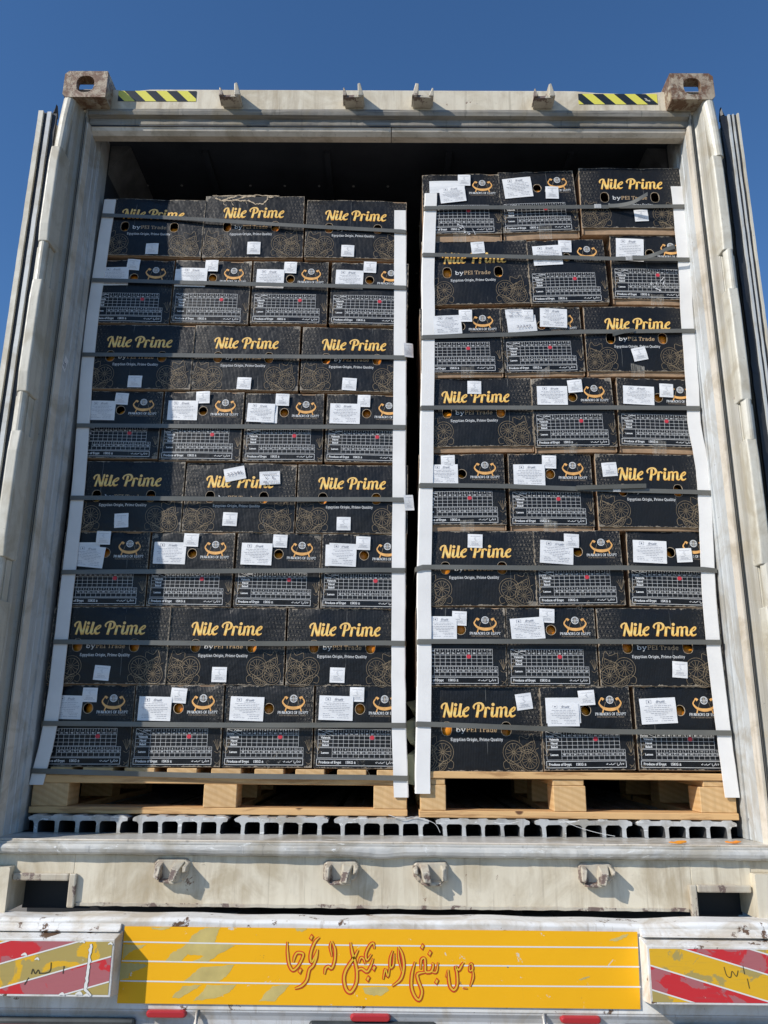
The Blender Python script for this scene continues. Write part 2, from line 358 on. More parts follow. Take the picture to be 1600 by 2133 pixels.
def m_yellow():
    m,nt,b=newmat('yellow_reflective_panel'); v=coords(nt)
    n=noise(nt,coords(nt,scale=(1.0,1,1.6),rot=(0,-.7,0)),3.1,6,.55,.7)
    # film that has lost its gloss layer: dull patches with crisp edges
    pm=ramp(nt,n,[(.655,0),(.66,1)])
    col=mix(nt,pm,(.90,.455,.008),(.55,.43,.14))
    col=mix(nt,ramp(nt,noise(nt,v,3,4),[(.3,0),(.7,.35)]),col,(.82,.41,.012))
    ch=noise(nt,v,26,8,.7,.6); col=mix(nt,ramp(nt,ch,[(.665,0),(.675,1)]),col,(.62,.6,.55))
    ch2=noise(nt,coords(nt,loc=(5,5,5)),31,8,.7,.3); col=mix(nt,ramp(nt,ch2,[(.685,0),(.69,1)]),col,(.13,.10,.08))
    sl=noise(nt,coords(nt,scale=(60,1,3)),2,4); col=mix(nt,ramp(nt,sl,[(.72,0),(.74,.5)]),col,(.45,.28,.05))
    nt.links.new(col,b.inputs['Base Color']); b.inputs['Roughness'].default_value=.45; b.inputs['Specular IOR Level'].default_value=.3; bump(nt,b,noise(nt,v,4,3),.2,.01); return m
MT['yellow']=m_yellow()
def m_chev(name,c,c2):
    m,nt,b=newmat(name); n=noise(nt,coords(nt,scale=(1,1,1.4)),7,6,.55,.9)
    col=mix(nt,ramp(nt,n,[(.485,0),(.5,1)]),c,c2)
    ch=noise(nt,coords(nt),30,8,.7,.6); col=mix(nt,ramp(nt,ch,[(.67,0),(.68,1)]),col,(.6,.57,.5))
    sc=noise(nt,coords(nt,scale=(1,1,9),rot=(0,.25,0)),12,6,.7); col=mix(nt,ramp(nt,sc,[(.55,0),(.75,.4)]),col,tuple(x*.75 for x in c2))
    nt.links.new(col,b.inputs['Base Color']); b.inputs['Roughness'].default_value=.4; return m
MT['chev_red']=m_chev('red_reflective_stripe',(.58,.028,.035),(.42,.13,.14)); MT['chev_yel']=m_chev('yellow_reflective_stripe',(.74,.42,.02),(.42,.32,.10))
MT['residue']=simple('dull_film_residue',(.56,.44,.15),.55,vary=.16,vs=14)
MT['chipwhite']=simple('white_divider',(.75,.74,.7),.5)
MT['redink']=simple('red_lettering',(.60,.05,.012),.45); MT['yelink']=simple('yellow_lettering_fill',(.80,.47,.03),.45)
MT['marker']=simple('black_marker',(.05,.04,.02),.6)
MT['ground']=simple('sandy_yard_ground',(.23,.20,.16),.9,vary=.25,vs=1.5)
# ---- measured sizes and places, in metres
CARTONS = [
  ('L', 8, 0, 'N', -0.9135, 0.229, 2.2495, 0.396, 0.2555, 0.004, -0.0215),
  ('L', 8, 1, 'N', -0.517, 0.233, 2.246, 0.386, 0.277, 0.0045, 0.0065),
  ('L', 8, 2, 'N', -0.123, 0.226, 2.2385, 0.388, 0.263, 0.0065, -0.0168),
  ('L', 7, 0, 'T', -0.964, 0.233, 1.966, 0.297, 0.27, 0.002, -0.0067),
  ('L', 7, 1, 'T', -0.664, 0.231, 1.9655, 0.289, 0.268, 0.002, -0.0104),
  ('L', 7, 2, 'T', -0.3675, 0.235, 1.9665, 0.286, 0.2675, 0.0035, -0.0035),
  ('L', 7, 3, 'T', -0.069, 0.228, 1.961, 0.291, 0.264, 0.002, -0.0241),
  ('L', 6, 0, 'N', -0.9135, 0.23, 1.6965, 0.396, 0.2625, 0.0035, -0.0051),
  ('L', 6, 1, 'N', -0.5175, 0.235, 1.696, 0.39, 0.2635, 0.0035, -0.0026),
  ('L', 6, 2, 'N', -0.1195, 0.233, 1.692, 0.389, 0.2605, 0.005, -0.0141),
  ('L', 5, 0, 'T', -0.964, 0.239, 1.432, 0.297, 0.2615, 0.0025, -0.0034),
  ('L', 5, 1, 'T', -0.6625, 0.232, 1.4235, 0.289, 0.267, 0.002, -0.0069),
  ('L', 5, 2, 'T', -0.367, 0.237, 1.4235, 0.284, 0.2635, 0.002, 0.0018),
  ('L', 5, 3, 'T', -0.0715, 0.235, 1.422, 0.291, 0.2625, 0.002, -0.0155),
  ('L', 4, 0, 'N', -0.91, 0.237, 1.1625, 0.396, 0.2595, 0.002, 0.0013),
  ('L', 4, 1, 'N', -0.512, 0.241, 1.164, 0.391, 0.255, 0.002, -0.0051),
  ('L', 4, 2, 'N', -0.115, 0.234, 1.1615, 0.388, 0.251, 0.002, -0.0052),
  ('L', 3, 0, 'T', -0.9635, 0.241, 0.902, 0.297, 0.261, 0.002, 0.0051),
  ('L', 3, 1, 'T', -0.6648, 0.239, 0.902, 0.2875, 0.2605, 0.002, -0.0035),
  ('L', 3, 2, 'T', -0.3672, 0.243, 0.9015, 0.2905, 0.2615, 0.002, -0.0086),
  ('L', 3, 3, 'T', -0.071, 0.236, 0.899, 0.291, 0.2605, 0.002, -0.0052),
  ('L', 2, 0, 'N', -0.92, 0.238, 0.6425, 0.396, 0.2575, 0.002, 0.0013),
  ('L', 2, 1, 'N', -0.5265, 0.243, 0.6435, 0.39, 0.2575, 0.002, 0.0013),
  ('L', 2, 2, 'N', -0.129, 0.241, 0.6435, 0.391, 0.257, 0.002, -0.0026),
  ('L', 1, 0, 'T', -0.97, 0.247, 0.381, 0.297, 0.2595, 0.002, 0.0067),
  ('L', 1, 1, 'T', -0.6695, 0.24, 0.3825, 0.29, 0.26, 0.002, 0.0086),
  ('L', 1, 2, 'T', -0.3745, 0.245, 0.3835, 0.291, 0.261, 0.002, 0.0034),
  ('L', 1, 3, 'T', -0.0762, 0.243, 0.383, 0.2925, 0.2625, 0.002, -0.0017),
  ('R', 8, 0, 'T', 0.287, 0.175, 2.2885, 0.297, 0.296, 0.0305, 0.0152),
  ('R', 8, 1, 'T', 0.5873, 0.179, 2.305, 0.2905, 0.297, 0.027, 0.0482),
  ('R', 8, 2, 'N', 0.937, 0.172, 2.3215, 0.396, 0.2915, 0.025, -0.0038),
  ('R', 7, 0, 'N', 0.3355, 0.182, 2.024, 0.396, 0.269, 0.002, 0.0278),
  ('R', 7, 1, 'T', 0.679, 0.18, 2.026, 0.289, 0.272, 0.0055, 0.0294),
  ('R', 7, 2, 'T', 0.9845, 0.184, 2.0315, 0.291, 0.2885, 0.0195, -0.0172),
  ('R', 6, 0, 'T', 0.276, 0.182, 1.733, 0.297, 0.2745, 0.0155, 0.0202),
  ('R', 6, 1, 'T', 0.575, 0.187, 1.7405, 0.29, 0.277, 0.014, 0.0276),
  ('R', 6, 2, 'N', 0.9228, 0.185, 1.7425, 0.3915, 0.278, 0.0175, 0.0013),
  ('R', 5, 0, 'N', 0.3275, 0.194, 1.4515, 0.396, 0.28, 0.0205, 0.0164),
  ('R', 5, 1, 'T', 0.6713, 0.187, 1.4505, 0.2885, 0.283, 0.018, 0.0208),
  ('R', 5, 2, 'T', 0.97, 0.192, 1.4515, 0.291, 0.283, 0.022, -0.0206),
  ('R', 4, 0, 'T', 0.2705, 0.195, 1.1665, 0.297, 0.276, 0.0195, 0.0152),
  ('R', 4, 1, 'T', 0.5768, 0.199, 1.169, 0.2895, 0.278, 0.0155, 0.0017),
  ('R', 4, 2, 'N', 0.929, 0.192, 1.17, 0.391, 0.275, 0.012, -0.0051),
  ('R', 3, 0, 'N', 0.314, 0.202, 0.9065, 0.396, 0.259, 0.002, 0.0076),
  ('R', 3, 1, 'T', 0.6607, 0.2, 0.9105, 0.2965, 0.259, 0.002, 0.0185),
  ('R', 3, 2, 'T', 0.9695, 0.204, 0.9085, 0.291, 0.2625, 0.002, -0.0172),
  ('R', 2, 0, 'T', 0.256, 0.202, 0.644, 0.297, 0.2575, 0.002, 0.0051),
  ('R', 2, 1, 'T', 0.556, 0.207, 0.646, 0.295, 0.2575, 0.002, 0.0051),
  ('R', 2, 2, 'N', 0.914, 0.205, 0.648, 0.408, 0.257, 0.002, 0.0025),
  ('R', 1, 0, 'N', 0.3125, 0.214, 0.378, 0.396, 0.265, 0.0025, 0.0063),
  ('R', 1, 1, 'T', 0.6585, 0.207, 0.385, 0.29, 0.2615, 0.0025, 0.0172),
  ('R', 1, 2, 'T', 0.961, 0.212, 0.3865, 0.291, 0.262, 0.003, 0.0),
]
PAPERS = [
  ('L', 8, 0, 's', -0.903, 2.281, 0.05, 0.047, 0.0),
  ('L', 8, 1, 's', -0.512, 2.289, 0.051, 0.054, 0.0),
  ('L', 8, 2, 's', -0.151, 2.273, 0.05, 0.05, 1.0),
  ('L', 7, 0, 'p', -1.037, 2.162, 0.108, 0.079, -2.0),
  ('L', 7, 0, 's', -0.97, 2.213, 0.049, 0.047, 3.0),
  ('L', 7, 1, 'q', -0.748, 2.154, 0.119, 0.074, 0.0),
  ('L', 7, 1, 'p', -0.737, 2.16, 0.107, 0.074, 1.0),
  ('L', 7, 1, 's', -0.67, 2.207, 0.05, 0.048, 1.0),
  ('L', 7, 2, 'p', -0.444, 2.156, 0.107, 0.083, 1.0),
  ('L', 7, 2, 's', -0.369, 2.205, 0.049, 0.049, 3.0),
  ('L', 7, 3, 'p', -0.146, 2.149, 0.106, 0.08, 1.0),
  ('L', 7, 3, 's', -0.07, 2.204, 0.049, 0.048, 1.0),
  ('L', 6, 0, 's', -0.918, 1.727, 0.052, 0.047, 1.0),
  ('L', 6, 1, 's', -0.519, 1.724, 0.052, 0.047, 3.0),
  ('L', 6, 2, 's', -0.134, 1.723, 0.053, 0.049, 3.0),
  ('L', 5, 0, 'p', -1.031, 1.616, 0.098, 0.076, 0.0),
  ('L', 5, 0, 's', -0.963, 1.662, 0.049, 0.046, 2.0),
  ('L', 5, 1, 'p', -0.736, 1.615, 0.11, 0.077, 0.0),
  ('L', 5, 1, 's', -0.666, 1.666, 0.051, 0.047, -2.0),
  ('L', 5, 2, 'q', -0.42, 1.607, 0.059, 0.076, 1.0),
  ('L', 5, 2, 'p', -0.451, 1.609, 0.101, 0.073, 2.0),
  ('L', 5, 2, 's', -0.375, 1.66, 0.05, 0.047, 1.0),
  ('L', 5, 3, 'p', -0.15, 1.607, 0.111, 0.079, 1.0),
  ('L', 5, 3, 's', -0.083, 1.657, 0.047, 0.047, 1.0),
  ('L', 4, 0, 's', -0.919, 1.203, 0.05, 0.052, -4.0),
  ('L', 4, 1, 's', -0.541, 1.211, 0.051, 0.049, 1.0),
  ('L', 4, 1, 't', -0.534, 1.377, 0.075, 0.049, -13.0),
  ('L', 4, 1, 'u', -0.409, 1.363, 0.073, 0.049, -4.0),
  ('L', 4, 2, 's', -0.143, 1.196, 0.049, 0.048, 0.0),
  ('L', 3, 0, 'q', -1.028, 1.083, 0.088, 0.084, -1.0),
  ('L', 3, 0, 'p', -1.019, 1.074, 0.11, 0.075, 6.0),
  ('L', 3, 0, 's', -0.974, 1.14, 0.05, 0.048, 0.0),
  ('L', 3, 1, 'p', -0.742, 1.088, 0.112, 0.078, 0.0),
  ('L', 3, 1, 's', -0.671, 1.135, 0.052, 0.047, 2.0),
  ('L', 3, 2, 'p', -0.443, 1.087, 0.108, 0.078, 1.0),
  ('L', 3, 2, 's', -0.364, 1.134, 0.05, 0.046, 2.0),
  ('L', 3, 3, 'q', -0.153, 1.083, 0.104, 0.076, 0.0),
  ('L', 3, 3, 'p', -0.145, 1.085, 0.096, 0.081, 1.0),
  ('L', 3, 3, 's', -0.075, 1.127, 0.05, 0.048, 2.0),
  ('L', 2, 0, 's', -0.934, 0.68, 0.053, 0.049, 4.0),
  ('L', 2, 1, 's', -0.545, 0.678, 0.05, 0.05, 1.0),
  ('L', 2, 2, 's', -0.153, 0.679, 0.05, 0.05, 1.0),
  ('L', 1, 0, 'p', -1.034, 0.569, 0.091, 0.077, 1.0),
  ('L', 1, 0, 's', -0.967, 0.609, 0.05, 0.047, 1.0),
  ('L', 1, 1, 'p', -0.747, 0.567, 0.11, 0.078, 1.0),
  ('L', 1, 1, 's', -0.671, 0.609, 0.053, 0.049, 4.0),
  ('L', 1, 2, 'p', -0.447, 0.569, 0.113, 0.078, 1.0),
  ('L', 1, 3, 'p', -0.155, 0.573, 0.113, 0.079, 1.0),
  ('L', 1, 3, 's', -0.087, 0.617, 0.048, 0.047, 1.0),
  ('R', 8, 0, 'q', 0.233, 2.523, 0.138, 0.053, 0.0),
  ('R', 8, 0, 'p', 0.253, 2.487, 0.1, 0.068, -6.0),
  ('R', 8, 0, 's', 0.299, 2.551, 0.049, 0.049, 2.0),
  ('R', 8, 1, 'p', 0.512, 2.527, 0.111, 0.089, -4.0),
  ('R', 8, 1, 's', 0.642, 2.5, 0.051, 0.054, 3.0),
  ('R', 8, 2, 's', 0.964, 2.397, 0.053, 0.05, -4.0),
  ('R', 7, 0, 's', 0.349, 2.261, 0.051, 0.05, -4.0),
  ('R', 7, 1, 'p', 0.608, 2.229, 0.11, 0.084, -2.0),
  ('R', 7, 1, 's', 0.676, 2.266, 0.05, 0.05, 3.0),
  ('R', 7, 2, 'p', 0.91, 2.255, 0.105, 0.097, 2.0),
  ('R', 6, 0, 'p', 0.228, 1.938, 0.104, 0.076, -3.0),
  ('R', 6, 0, 's', 0.295, 1.974, 0.049, 0.049, 1.0),
  ('R', 6, 1, 'v', 0.502, 1.948, 0.109, 0.066, -3.0),
  ('R', 6, 1, 'u', 0.478, 1.989, 0.069, 0.035, -2.0),
  ('R', 6, 1, 's', 0.526, 1.981, 0.041, 0.047, 1.0),
  ('R', 6, 1, 'p', 0.619, 1.967, 0.101, 0.076, 4.0),
  ('R', 6, 2, 's', 0.918, 1.826, 0.053, 0.052, -12.0),
  ('R', 5, 0, 's', 0.322, 1.695, 0.05, 0.05, 2.0),
  ('R', 5, 1, 'p', 0.599, 1.664, 0.11, 0.073, 1.0),
  ('R', 5, 1, 's', 0.682, 1.698, 0.052, 0.049, -4.0),
  ('R', 5, 2, 'p', 0.9, 1.666, 0.112, 0.072, 2.0),
  ('R', 5, 2, 's', 1.0, 1.687, 0.05, 0.052, 2.0),
  ('R', 4, 0, 'p', 0.209, 1.367, 0.097, 0.072, 0.0),
  ('R', 4, 0, 's', 0.223, 1.413, 0.049, 0.046, 0.0),
  ('R', 4, 1, 'p', 0.503, 1.367, 0.111, 0.079, 0.0),
  ('R', 4, 1, 's', 0.574, 1.415, 0.05, 0.048, 2.0),
  ('R', 4, 2, 's', 0.781, 1.387, 0.053, 0.051, -5.0),
  ('R', 3, 0, 's', 0.311, 1.13, 0.051, 0.048, 3.0),
  ('R', 3, 1, 'p', 0.588, 1.093, 0.115, 0.08, 4.0),
  ('R', 3, 1, 's', 0.641, 1.133, 0.052, 0.048, 3.0),
  ('R', 3, 2, 'p', 0.899, 1.096, 0.115, 0.079, 1.0),
  ('R', 3, 2, 's', 1.014, 1.086, 0.053, 0.049, -3.0),
  ('R', 2, 0, 'p', 0.195, 0.834, 0.097, 0.076, 0.0),
  ('R', 2, 0, 's', 0.252, 0.865, 0.049, 0.048, 2.0),
  ('R', 2, 1, 'p', 0.478, 0.834, 0.113, 0.073, -4.0),
  ('R', 2, 1, 's', 0.544, 0.877, 0.051, 0.047, 3.0),
  ('R', 2, 2, 's', 0.969, 0.703, 0.05, 0.053, 4.0),
  ('R', 1, 0, 's', 0.459, 0.597, 0.053, 0.052, -8.0),
  ('R', 1, 1, 'q', 0.584, 0.572, 0.113, 0.081, 0.0),
  ('R', 1, 1, 'p', 0.583, 0.558, 0.104, 0.072, 0.0),
  ('R', 1, 1, 's', 0.662, 0.611, 0.053, 0.048, -3.0),
  ('R', 1, 2, 'p', 0.89, 0.572, 0.118, 0.082, -3.0),
]
STRAPS = {'L': [[(-1.104, 0.217, 2.422), (-0.814, 0.217, 2.412), (-0.709, 0.217, 2.406), (-0.322, 0.217, 2.38), (0.03, 0.217, 2.358), (0.073, 0.217, 2.355)], [(-1.101, 0.219, 2.139), (-0.507, 0.219, 2.128), (0.077, 0.219, 2.115)], [(-1.108, 0.221, 1.83), (-0.706, 0.221, 1.831), (0.079, 0.221, 1.827)], [(-1.104, 0.221, 1.55), (-0.512, 0.221, 1.553), (0.07, 0.221, 1.553)], [(-1.108, 0.221, 1.279), (-0.675, 0.221, 1.281), (0.071, 0.221, 1.282)], [(-1.112, 0.221, 1.014), (-0.509, 0.221, 1.026), (0.066, 0.221, 1.031)], [(-1.112, 0.221, 0.778), (-0.323, 0.221, 0.781), (0.067, 0.221, 0.784)], [(-1.103, 0.221, 0.515), (0.073, 0.221, 0.52)], [(-1.124, 0.221, 0.368), (-0.757, 0.221, 0.363), (0.077, 0.221, 0.357)]], 'R': [[(0.143, 0.163, 2.421), (0.437, 0.163, 2.427), (0.727, 0.163, 2.432), (1.13, 0.163, 2.436)], [(0.131, 0.168, 2.222), (0.535, 0.168, 2.216), (0.695, 0.168, 2.216), (0.834, 0.168, 2.212), (1.132, 0.168, 2.209)], [(0.135, 0.173, 1.883), (0.425, 0.173, 1.896), (0.719, 0.173, 1.912), (1.117, 0.173, 1.917)], [(0.134, 0.178, 1.609), (0.812, 0.178, 1.617), (1.114, 0.178, 1.615)], [(0.12, 0.183, 1.322), (0.425, 0.183, 1.322), (0.712, 0.183, 1.315), (1.121, 0.183, 1.304)], [(0.109, 0.188, 1.028), (0.13, 0.188, 1.034), (0.496, 0.188, 1.036), (0.803, 0.188, 1.04), (1.075, 0.188, 1.035), (1.106, 0.188, 1.03)], [(0.11, 0.188, 0.785), (0.683, 0.188, 0.793), (1.103, 0.188, 0.792)], [(0.108, 0.188, 0.523), (0.497, 0.188, 0.514), (0.665, 0.188, 0.508), (1.106, 0.188, 0.505)]]}
BOARDS = {'LL': [(-1.085, 0.2212, 2.498), (-1.102, 0.225, 1.909), (-1.082, 0.226, 1.347), (-1.08, 0.226, 0.88), (-1.082, 0.226, 0.527), (-1.107, 0.226, 0.327)], 'LR': [(0.051, 0.2215, 2.455), (0.052, 0.225, 1.916), (0.05, 0.226, 1.355), (0.049, 0.226, 0.848), (0.052, 0.226, 0.536), (0.06, 0.226, 0.299)], 'RL': [(0.167, 0.1671, 2.492), (0.154, 0.1723, 2.166), (0.154, 0.1753, 1.988), (0.145, 0.1853, 1.431), (0.135, 0.1925, 1.022), (0.133, 0.1925, 0.688), (0.127, 0.1925, 0.375), (0.127, 0.1925, 0.313)], 'RR': [(1.112, 0.1666, 2.527), (1.111, 0.1727, 2.151), (1.104, 0.1753, 1.994), (1.099, 0.18, 1.727), (1.093, 0.183, 1.563), (1.105, 0.1857, 1.42), (1.104, 0.1883, 1.281), (1.086, 0.1925, 0.892), (1.089, 0.1925, 0.544), (1.096, 0.1925, 0.31)]}
# ------------------------------------------------------------------ ground
g=MB(); g.face([(-2500,-2500,0),(2500,-2500,0),(2500,2500,0),(-2500,2500,0)])
o=g.build('ground',MT['ground']); o.location=(0,0,-1.25); tag(o,kind='structure')

# ------------------------------------------------------------------ container (one thing with its parts)
W=1.219
cont=empty('refrigerated_container',(0,0,0)); tag(cont,'weathered off-white refrigerated container with open doors, filled with strapped pallets of black cartons','container')
LEN=12.19
# shell
s=MB()
s.box(-W+.02,-1.14,.16,LEN-.1,.16,2.86); s.box(1.14,W-.02,.16,LEN-.1,.16,2.86)
s.box(-W+.02,W-.02,.16,LEN-.1,2.84,2.885); s.box(-W+.02,W-.02,LEN-.1,LEN-.05,.16,2.86)
s.box(-W+.03,W-.03,.20,LEN-.1,.10,.155)
s.build('outer_shell',MT['steel_clean'],cont)
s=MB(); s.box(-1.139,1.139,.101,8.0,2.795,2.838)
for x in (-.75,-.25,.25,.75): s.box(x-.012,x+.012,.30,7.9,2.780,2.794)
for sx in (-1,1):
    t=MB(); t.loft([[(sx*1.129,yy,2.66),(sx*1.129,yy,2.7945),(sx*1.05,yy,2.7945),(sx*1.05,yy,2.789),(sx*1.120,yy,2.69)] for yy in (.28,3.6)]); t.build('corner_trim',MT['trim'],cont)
s.build('ceiling_lining',MT['shaded_liner'],cont)
s=MB()
for yy in (.52,.80,1.2):
    for k in range(15): s.sphere((-1.05+k*.15,yy,2.793),.006,nu=8,nv=5,sq=(1,1,.5))
s.build('ceiling_rivet',MT['rivet'],cont)
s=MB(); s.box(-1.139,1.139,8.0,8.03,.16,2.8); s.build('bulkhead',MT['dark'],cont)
for sx in (-1,1):
    s=MB()
    x=sx*1.13
    s.loft([[(x,.092,.19),(sx*1.139,.092,.19),(sx*1.139,.27,.19),(x,.27,.19)],[(x,.092,2.795),(sx*1.139,.092,2.795),(sx*1.139,.27,2.795),(x,.27,2.795)]])
    t=MB(); t.loft([[(x,.2705,.19),(sx*1.139,.2705,.19),(sx*1.139,8,.19),(x,8,.19)],[(x,.2705,2.795),(sx*1.139,.2705,2.795),(sx*1.139,8,2.795),(x,8,2.795)]]); t.build('shaded_side_lining',MT['shaded_liner'],cont)  # same wall continued, its deep shade painted as a darker colour
    # raised beads running up the lining
    for yy in (.137,.172):
        s.tube([(x-sx*.000,yy,.19),(x,yy,2.7)],.0022,k=6)
    s.box(min(x,x-sx*.006),max(x,x-sx*.006),.176,.215,.19,2.72)
    o=s.build('side_lining',MT['liner'],cont)
# side posts with their stepped profile
def post(sx):
    s=MB()
    prof=[(-1.214,.16),(-1.214,.022),(-1.176,.022),(-1.170,.034),(-1.167,.056),(-1.163,.062),(-1.158,.067),(-1.155,.075),(-1.150,.062),(-1.142,.058),(-1.142,.16)]
    prof=[(sx*-p[0],p[1]) if sx>0 else p for p in prof]
    s.prism(prof,'z',.10,2.80); s.build('corner_post',MT['post'],cont,bevel=.0015)
    s=MB(); p2=[(-1.1415,.16),(-1.1415,.064),(-1.137,.064),(-1.131,.0915),(-1.131,.16)]
    p2=[(sx*-p[0],p[1]) if sx>0 else p for p in p2]
    s.prism(p2,'z',.185,2.72); s.build('door_jamb',MT['jambv'],cont)
    for xx,yy in ((1.1442,.0595),):
        t=MB(); t.box(min(sx*xx,sx*(xx+.0022)),max(sx*xx,sx*(xx+.0022)),yy-.0025,yy+.004,.19,2.74); t.build('seal_line',MT['rubber'],cont)
post(-1); post(1)
# header beam
def wavy(prof,x0,x1,n,dent):
    rings=[]
    for i in range(n+1):
        x=x0+(x1-x0)*i/n; rings.append([(x,p[0],p[1]+(dent(x) if p[2] else 0)) for p in prof])
    return rings
def dent(x):
    d=0
    for cx,w_,h_ in ((.93,.10,-.014),(.80,.05,-.006),(-.99,.04,-.01)): d+=h_*math.exp(-((x-cx)/w_)**2)
    return d
s=MB(); s.loft(wavy([(.065,2.770,0),(.065,2.872,1),(.072,2.880,1),(.16,2.880,1),(.16,2.770,0)],-1.20,1.20,60,dent)); s.build('header_beam',MT['steel'],cont,bevel=.002)
s=MB(); pr_=[(.064,2.784),(.0605,2.780),(.058,2.768),(.062,2.755),(.078,2.748),(.078,2.726),(.082,2.719),(.16,2.719),(.16,2.768)]; rq=random.Random(4); RG=[]
for i in range(121):
    xx=-1.14+2.28*i/120; j1=rq.uniform(-.0006,.0006)+.001*math.sin(xx*11); RG.append([(xx,p[0]+(j1 if p[0]<.1 else 0),p[1]+(j1 if p[1]<2.76 else 0)) for p in pr_])
s.loft(RG); s.build('header_drip_ledge',MT['grime'],cont)
s=MB(); s.prism([(.080,2.717),(.086,2.702),(.100,2.690),(.13,2.690),(.13,2.717)],'x',-1.131,.012); s.prism([(.080,2.717),(.086,2.702),(.100,2.690),(.13,2.690),(.13,2.717)],'x',.015,1.131); s.build('header_jamb',MT['jamb'],cont)
# corner castings with an oval hole
def casting(sx,zb,top):
    x0,x1=(-W,-W+.162) if sx<0 else (W-.162,W)
    cx=(x0+x1)/2; cz=zb+.059 if top else zb+.062
    y0=0.0
    n=28; hole=[(cx+.0335*math.copysign(abs(math.cos(t))**.8,math.cos(t)), cz+.0375*math.copysign(abs(math.sin(t))**.8,math.sin(t))) for t in [2*math.pi*i/n for i in range(n)]]
    c=.014; rect=[(x0+c,zb),(x1-.002,zb),(x1,zb+.002),(x1,zb+.116),(x1-.003,zb+.118),(x0+c,zb+.118),(x0,zb+.118-c),(x0,zb+c)] if sx<0 else [(x0+.002,zb),(x1-c,zb),(x1,zb+c),(x1,zb+.118-c),(x1-c,zb+.118),(x0+.003,zb+.118),(x0,zb+.116),(x0,zb+.002)]
    s=MB()
    for yy,fl in ((y0,0),(y0+.026,1)):
        V=[(p[0],p[1]) for p in rect+hole]; b=len(s.v); s.v += [(p[0],yy,p[1]) for p in V]
        for t in tessellate_polygon([[Vector((p[0],p[1],0)) for p in rect],[Vector((p[0],p[1],0)) for p in hole]]): s.f.append(tuple(b+i for i in t)); s.m.append(0)
    def wall(loop,ya,yb):
        b=len(s.v); k=len(loop); s.v += [(p[0],ya,p[1]) for p in loop]+[(p[0],yb,p[1]) for p in loop]
        for i in range(k): s.f.append((b+i,b+(i+1)%k,b+k+(i+1)%k,b+k+i)); s.m.append(0)
    wall(hole,y0,y0+.026); wall(rect,y0,y0+.026)
    # body behind, hollow: side, top and bottom plates (the outer side has its own opening)
    t=.02; xo0,xo1=(x0,x0+t) if sx<0 else (x1-t,x1); xi0,xi1=(x1-t,x1) if sx<0 else (x0,x0+t)
    s.box(xi0,xi1,y0+.026,.178,zb,zb+.118)
    s.box(xo0,xo1,y0+.026,y0+.05,zb,zb+.118); s.box(xo0,xo1,.128,.178,zb,zb+.118); s.box(xo0,xo1,y0+.05,.128,zb,zb+.028); s.box(xo0,xo1,y0+.05,.128,zb+.092,zb+.118)
    xa,xb=(xo1,xi0) if sx<0 else (xi1,xo0)
    if top:
        s.box(xa,xb,y0+.026,.178,zb,zb+.02)
        s.box(xa,xb,y0+.026,y0+.045,zb+.098,zb+.118); s.box(xa,xb,.14,.178,zb+.098,zb+.118)
        s.box(xa,xb,.165,.178,zb+.02,zb+.098)
    else:
        s.box(xa,xb,y0+.026,.178,zb+.098,zb+.118)
    o=s.build('corner_casting',MT['casting'] if top else MT['steel'],cont); tag(o,'rusty corner casting with oval hole') if top else None
for sx in (-1,1): casting(sx,2.778,True); casting(sx,0,False)
# hazard tapes on the header
for (xa,xb,z0,z1) in ((-1.035,-.735,2.818,2.866),(.727,1.028,2.812,2.860)):
    s=MB(); s.rect(xa,z0,xb,z1,.0635); o=s.build('hazard_tape',MT['hazard'],cont)
# upper cam keepers: a saddle with two raised ears
def keeper_top(cx,flip):
    s=MB(); f=-1 if flip else 1; rn=random.Random(int(cx*1000)); j=lambda a: rn.uniform(-a,a)
    # wedge-shaped saddle, thick at the foot
    s.loft([[(-.040,.064,-.034),(.032,.064,-.034),(.030,.064,.000),(-.040,.064,.000)],[(-.040,.012,-.031),(.026,.008,-.030),(.024,.010,-.018),(-.036,.014,-.020)]])
    # short ear leaning outward and tall ear
    s.loft([[(-.047,.060,-.030),(-.026,.060,-.030),(-.034,.060,.008),(-.043,.060,.008)],[(-.046,.006,-.028),(-.028,.006,-.026),(-.040,.000,.004),(-.045,.000,.004)]])
    s.loft([[(.010,.062,-.030),(.036,.062,-.028),(.024,.062,.030),(.008,.062,.028)],[(.012,.004,-.027),(.034,.006,-.025),(.020,-.002,.024),(.009,-.002,.020)]])
    s.v=[(f*p[0]+j(.0012),p[1]+j(.001),p[2]+j(.0012)) for p in s.v]
    o=s.build('bar_keeper',MT['bracket'],cont,bevel=.004); o.location=(cx,0,2.822)
for cx,fl in ((-.588,0),(-.124,0),(.124,1),(.592,0)): keeper_top(cx,fl)
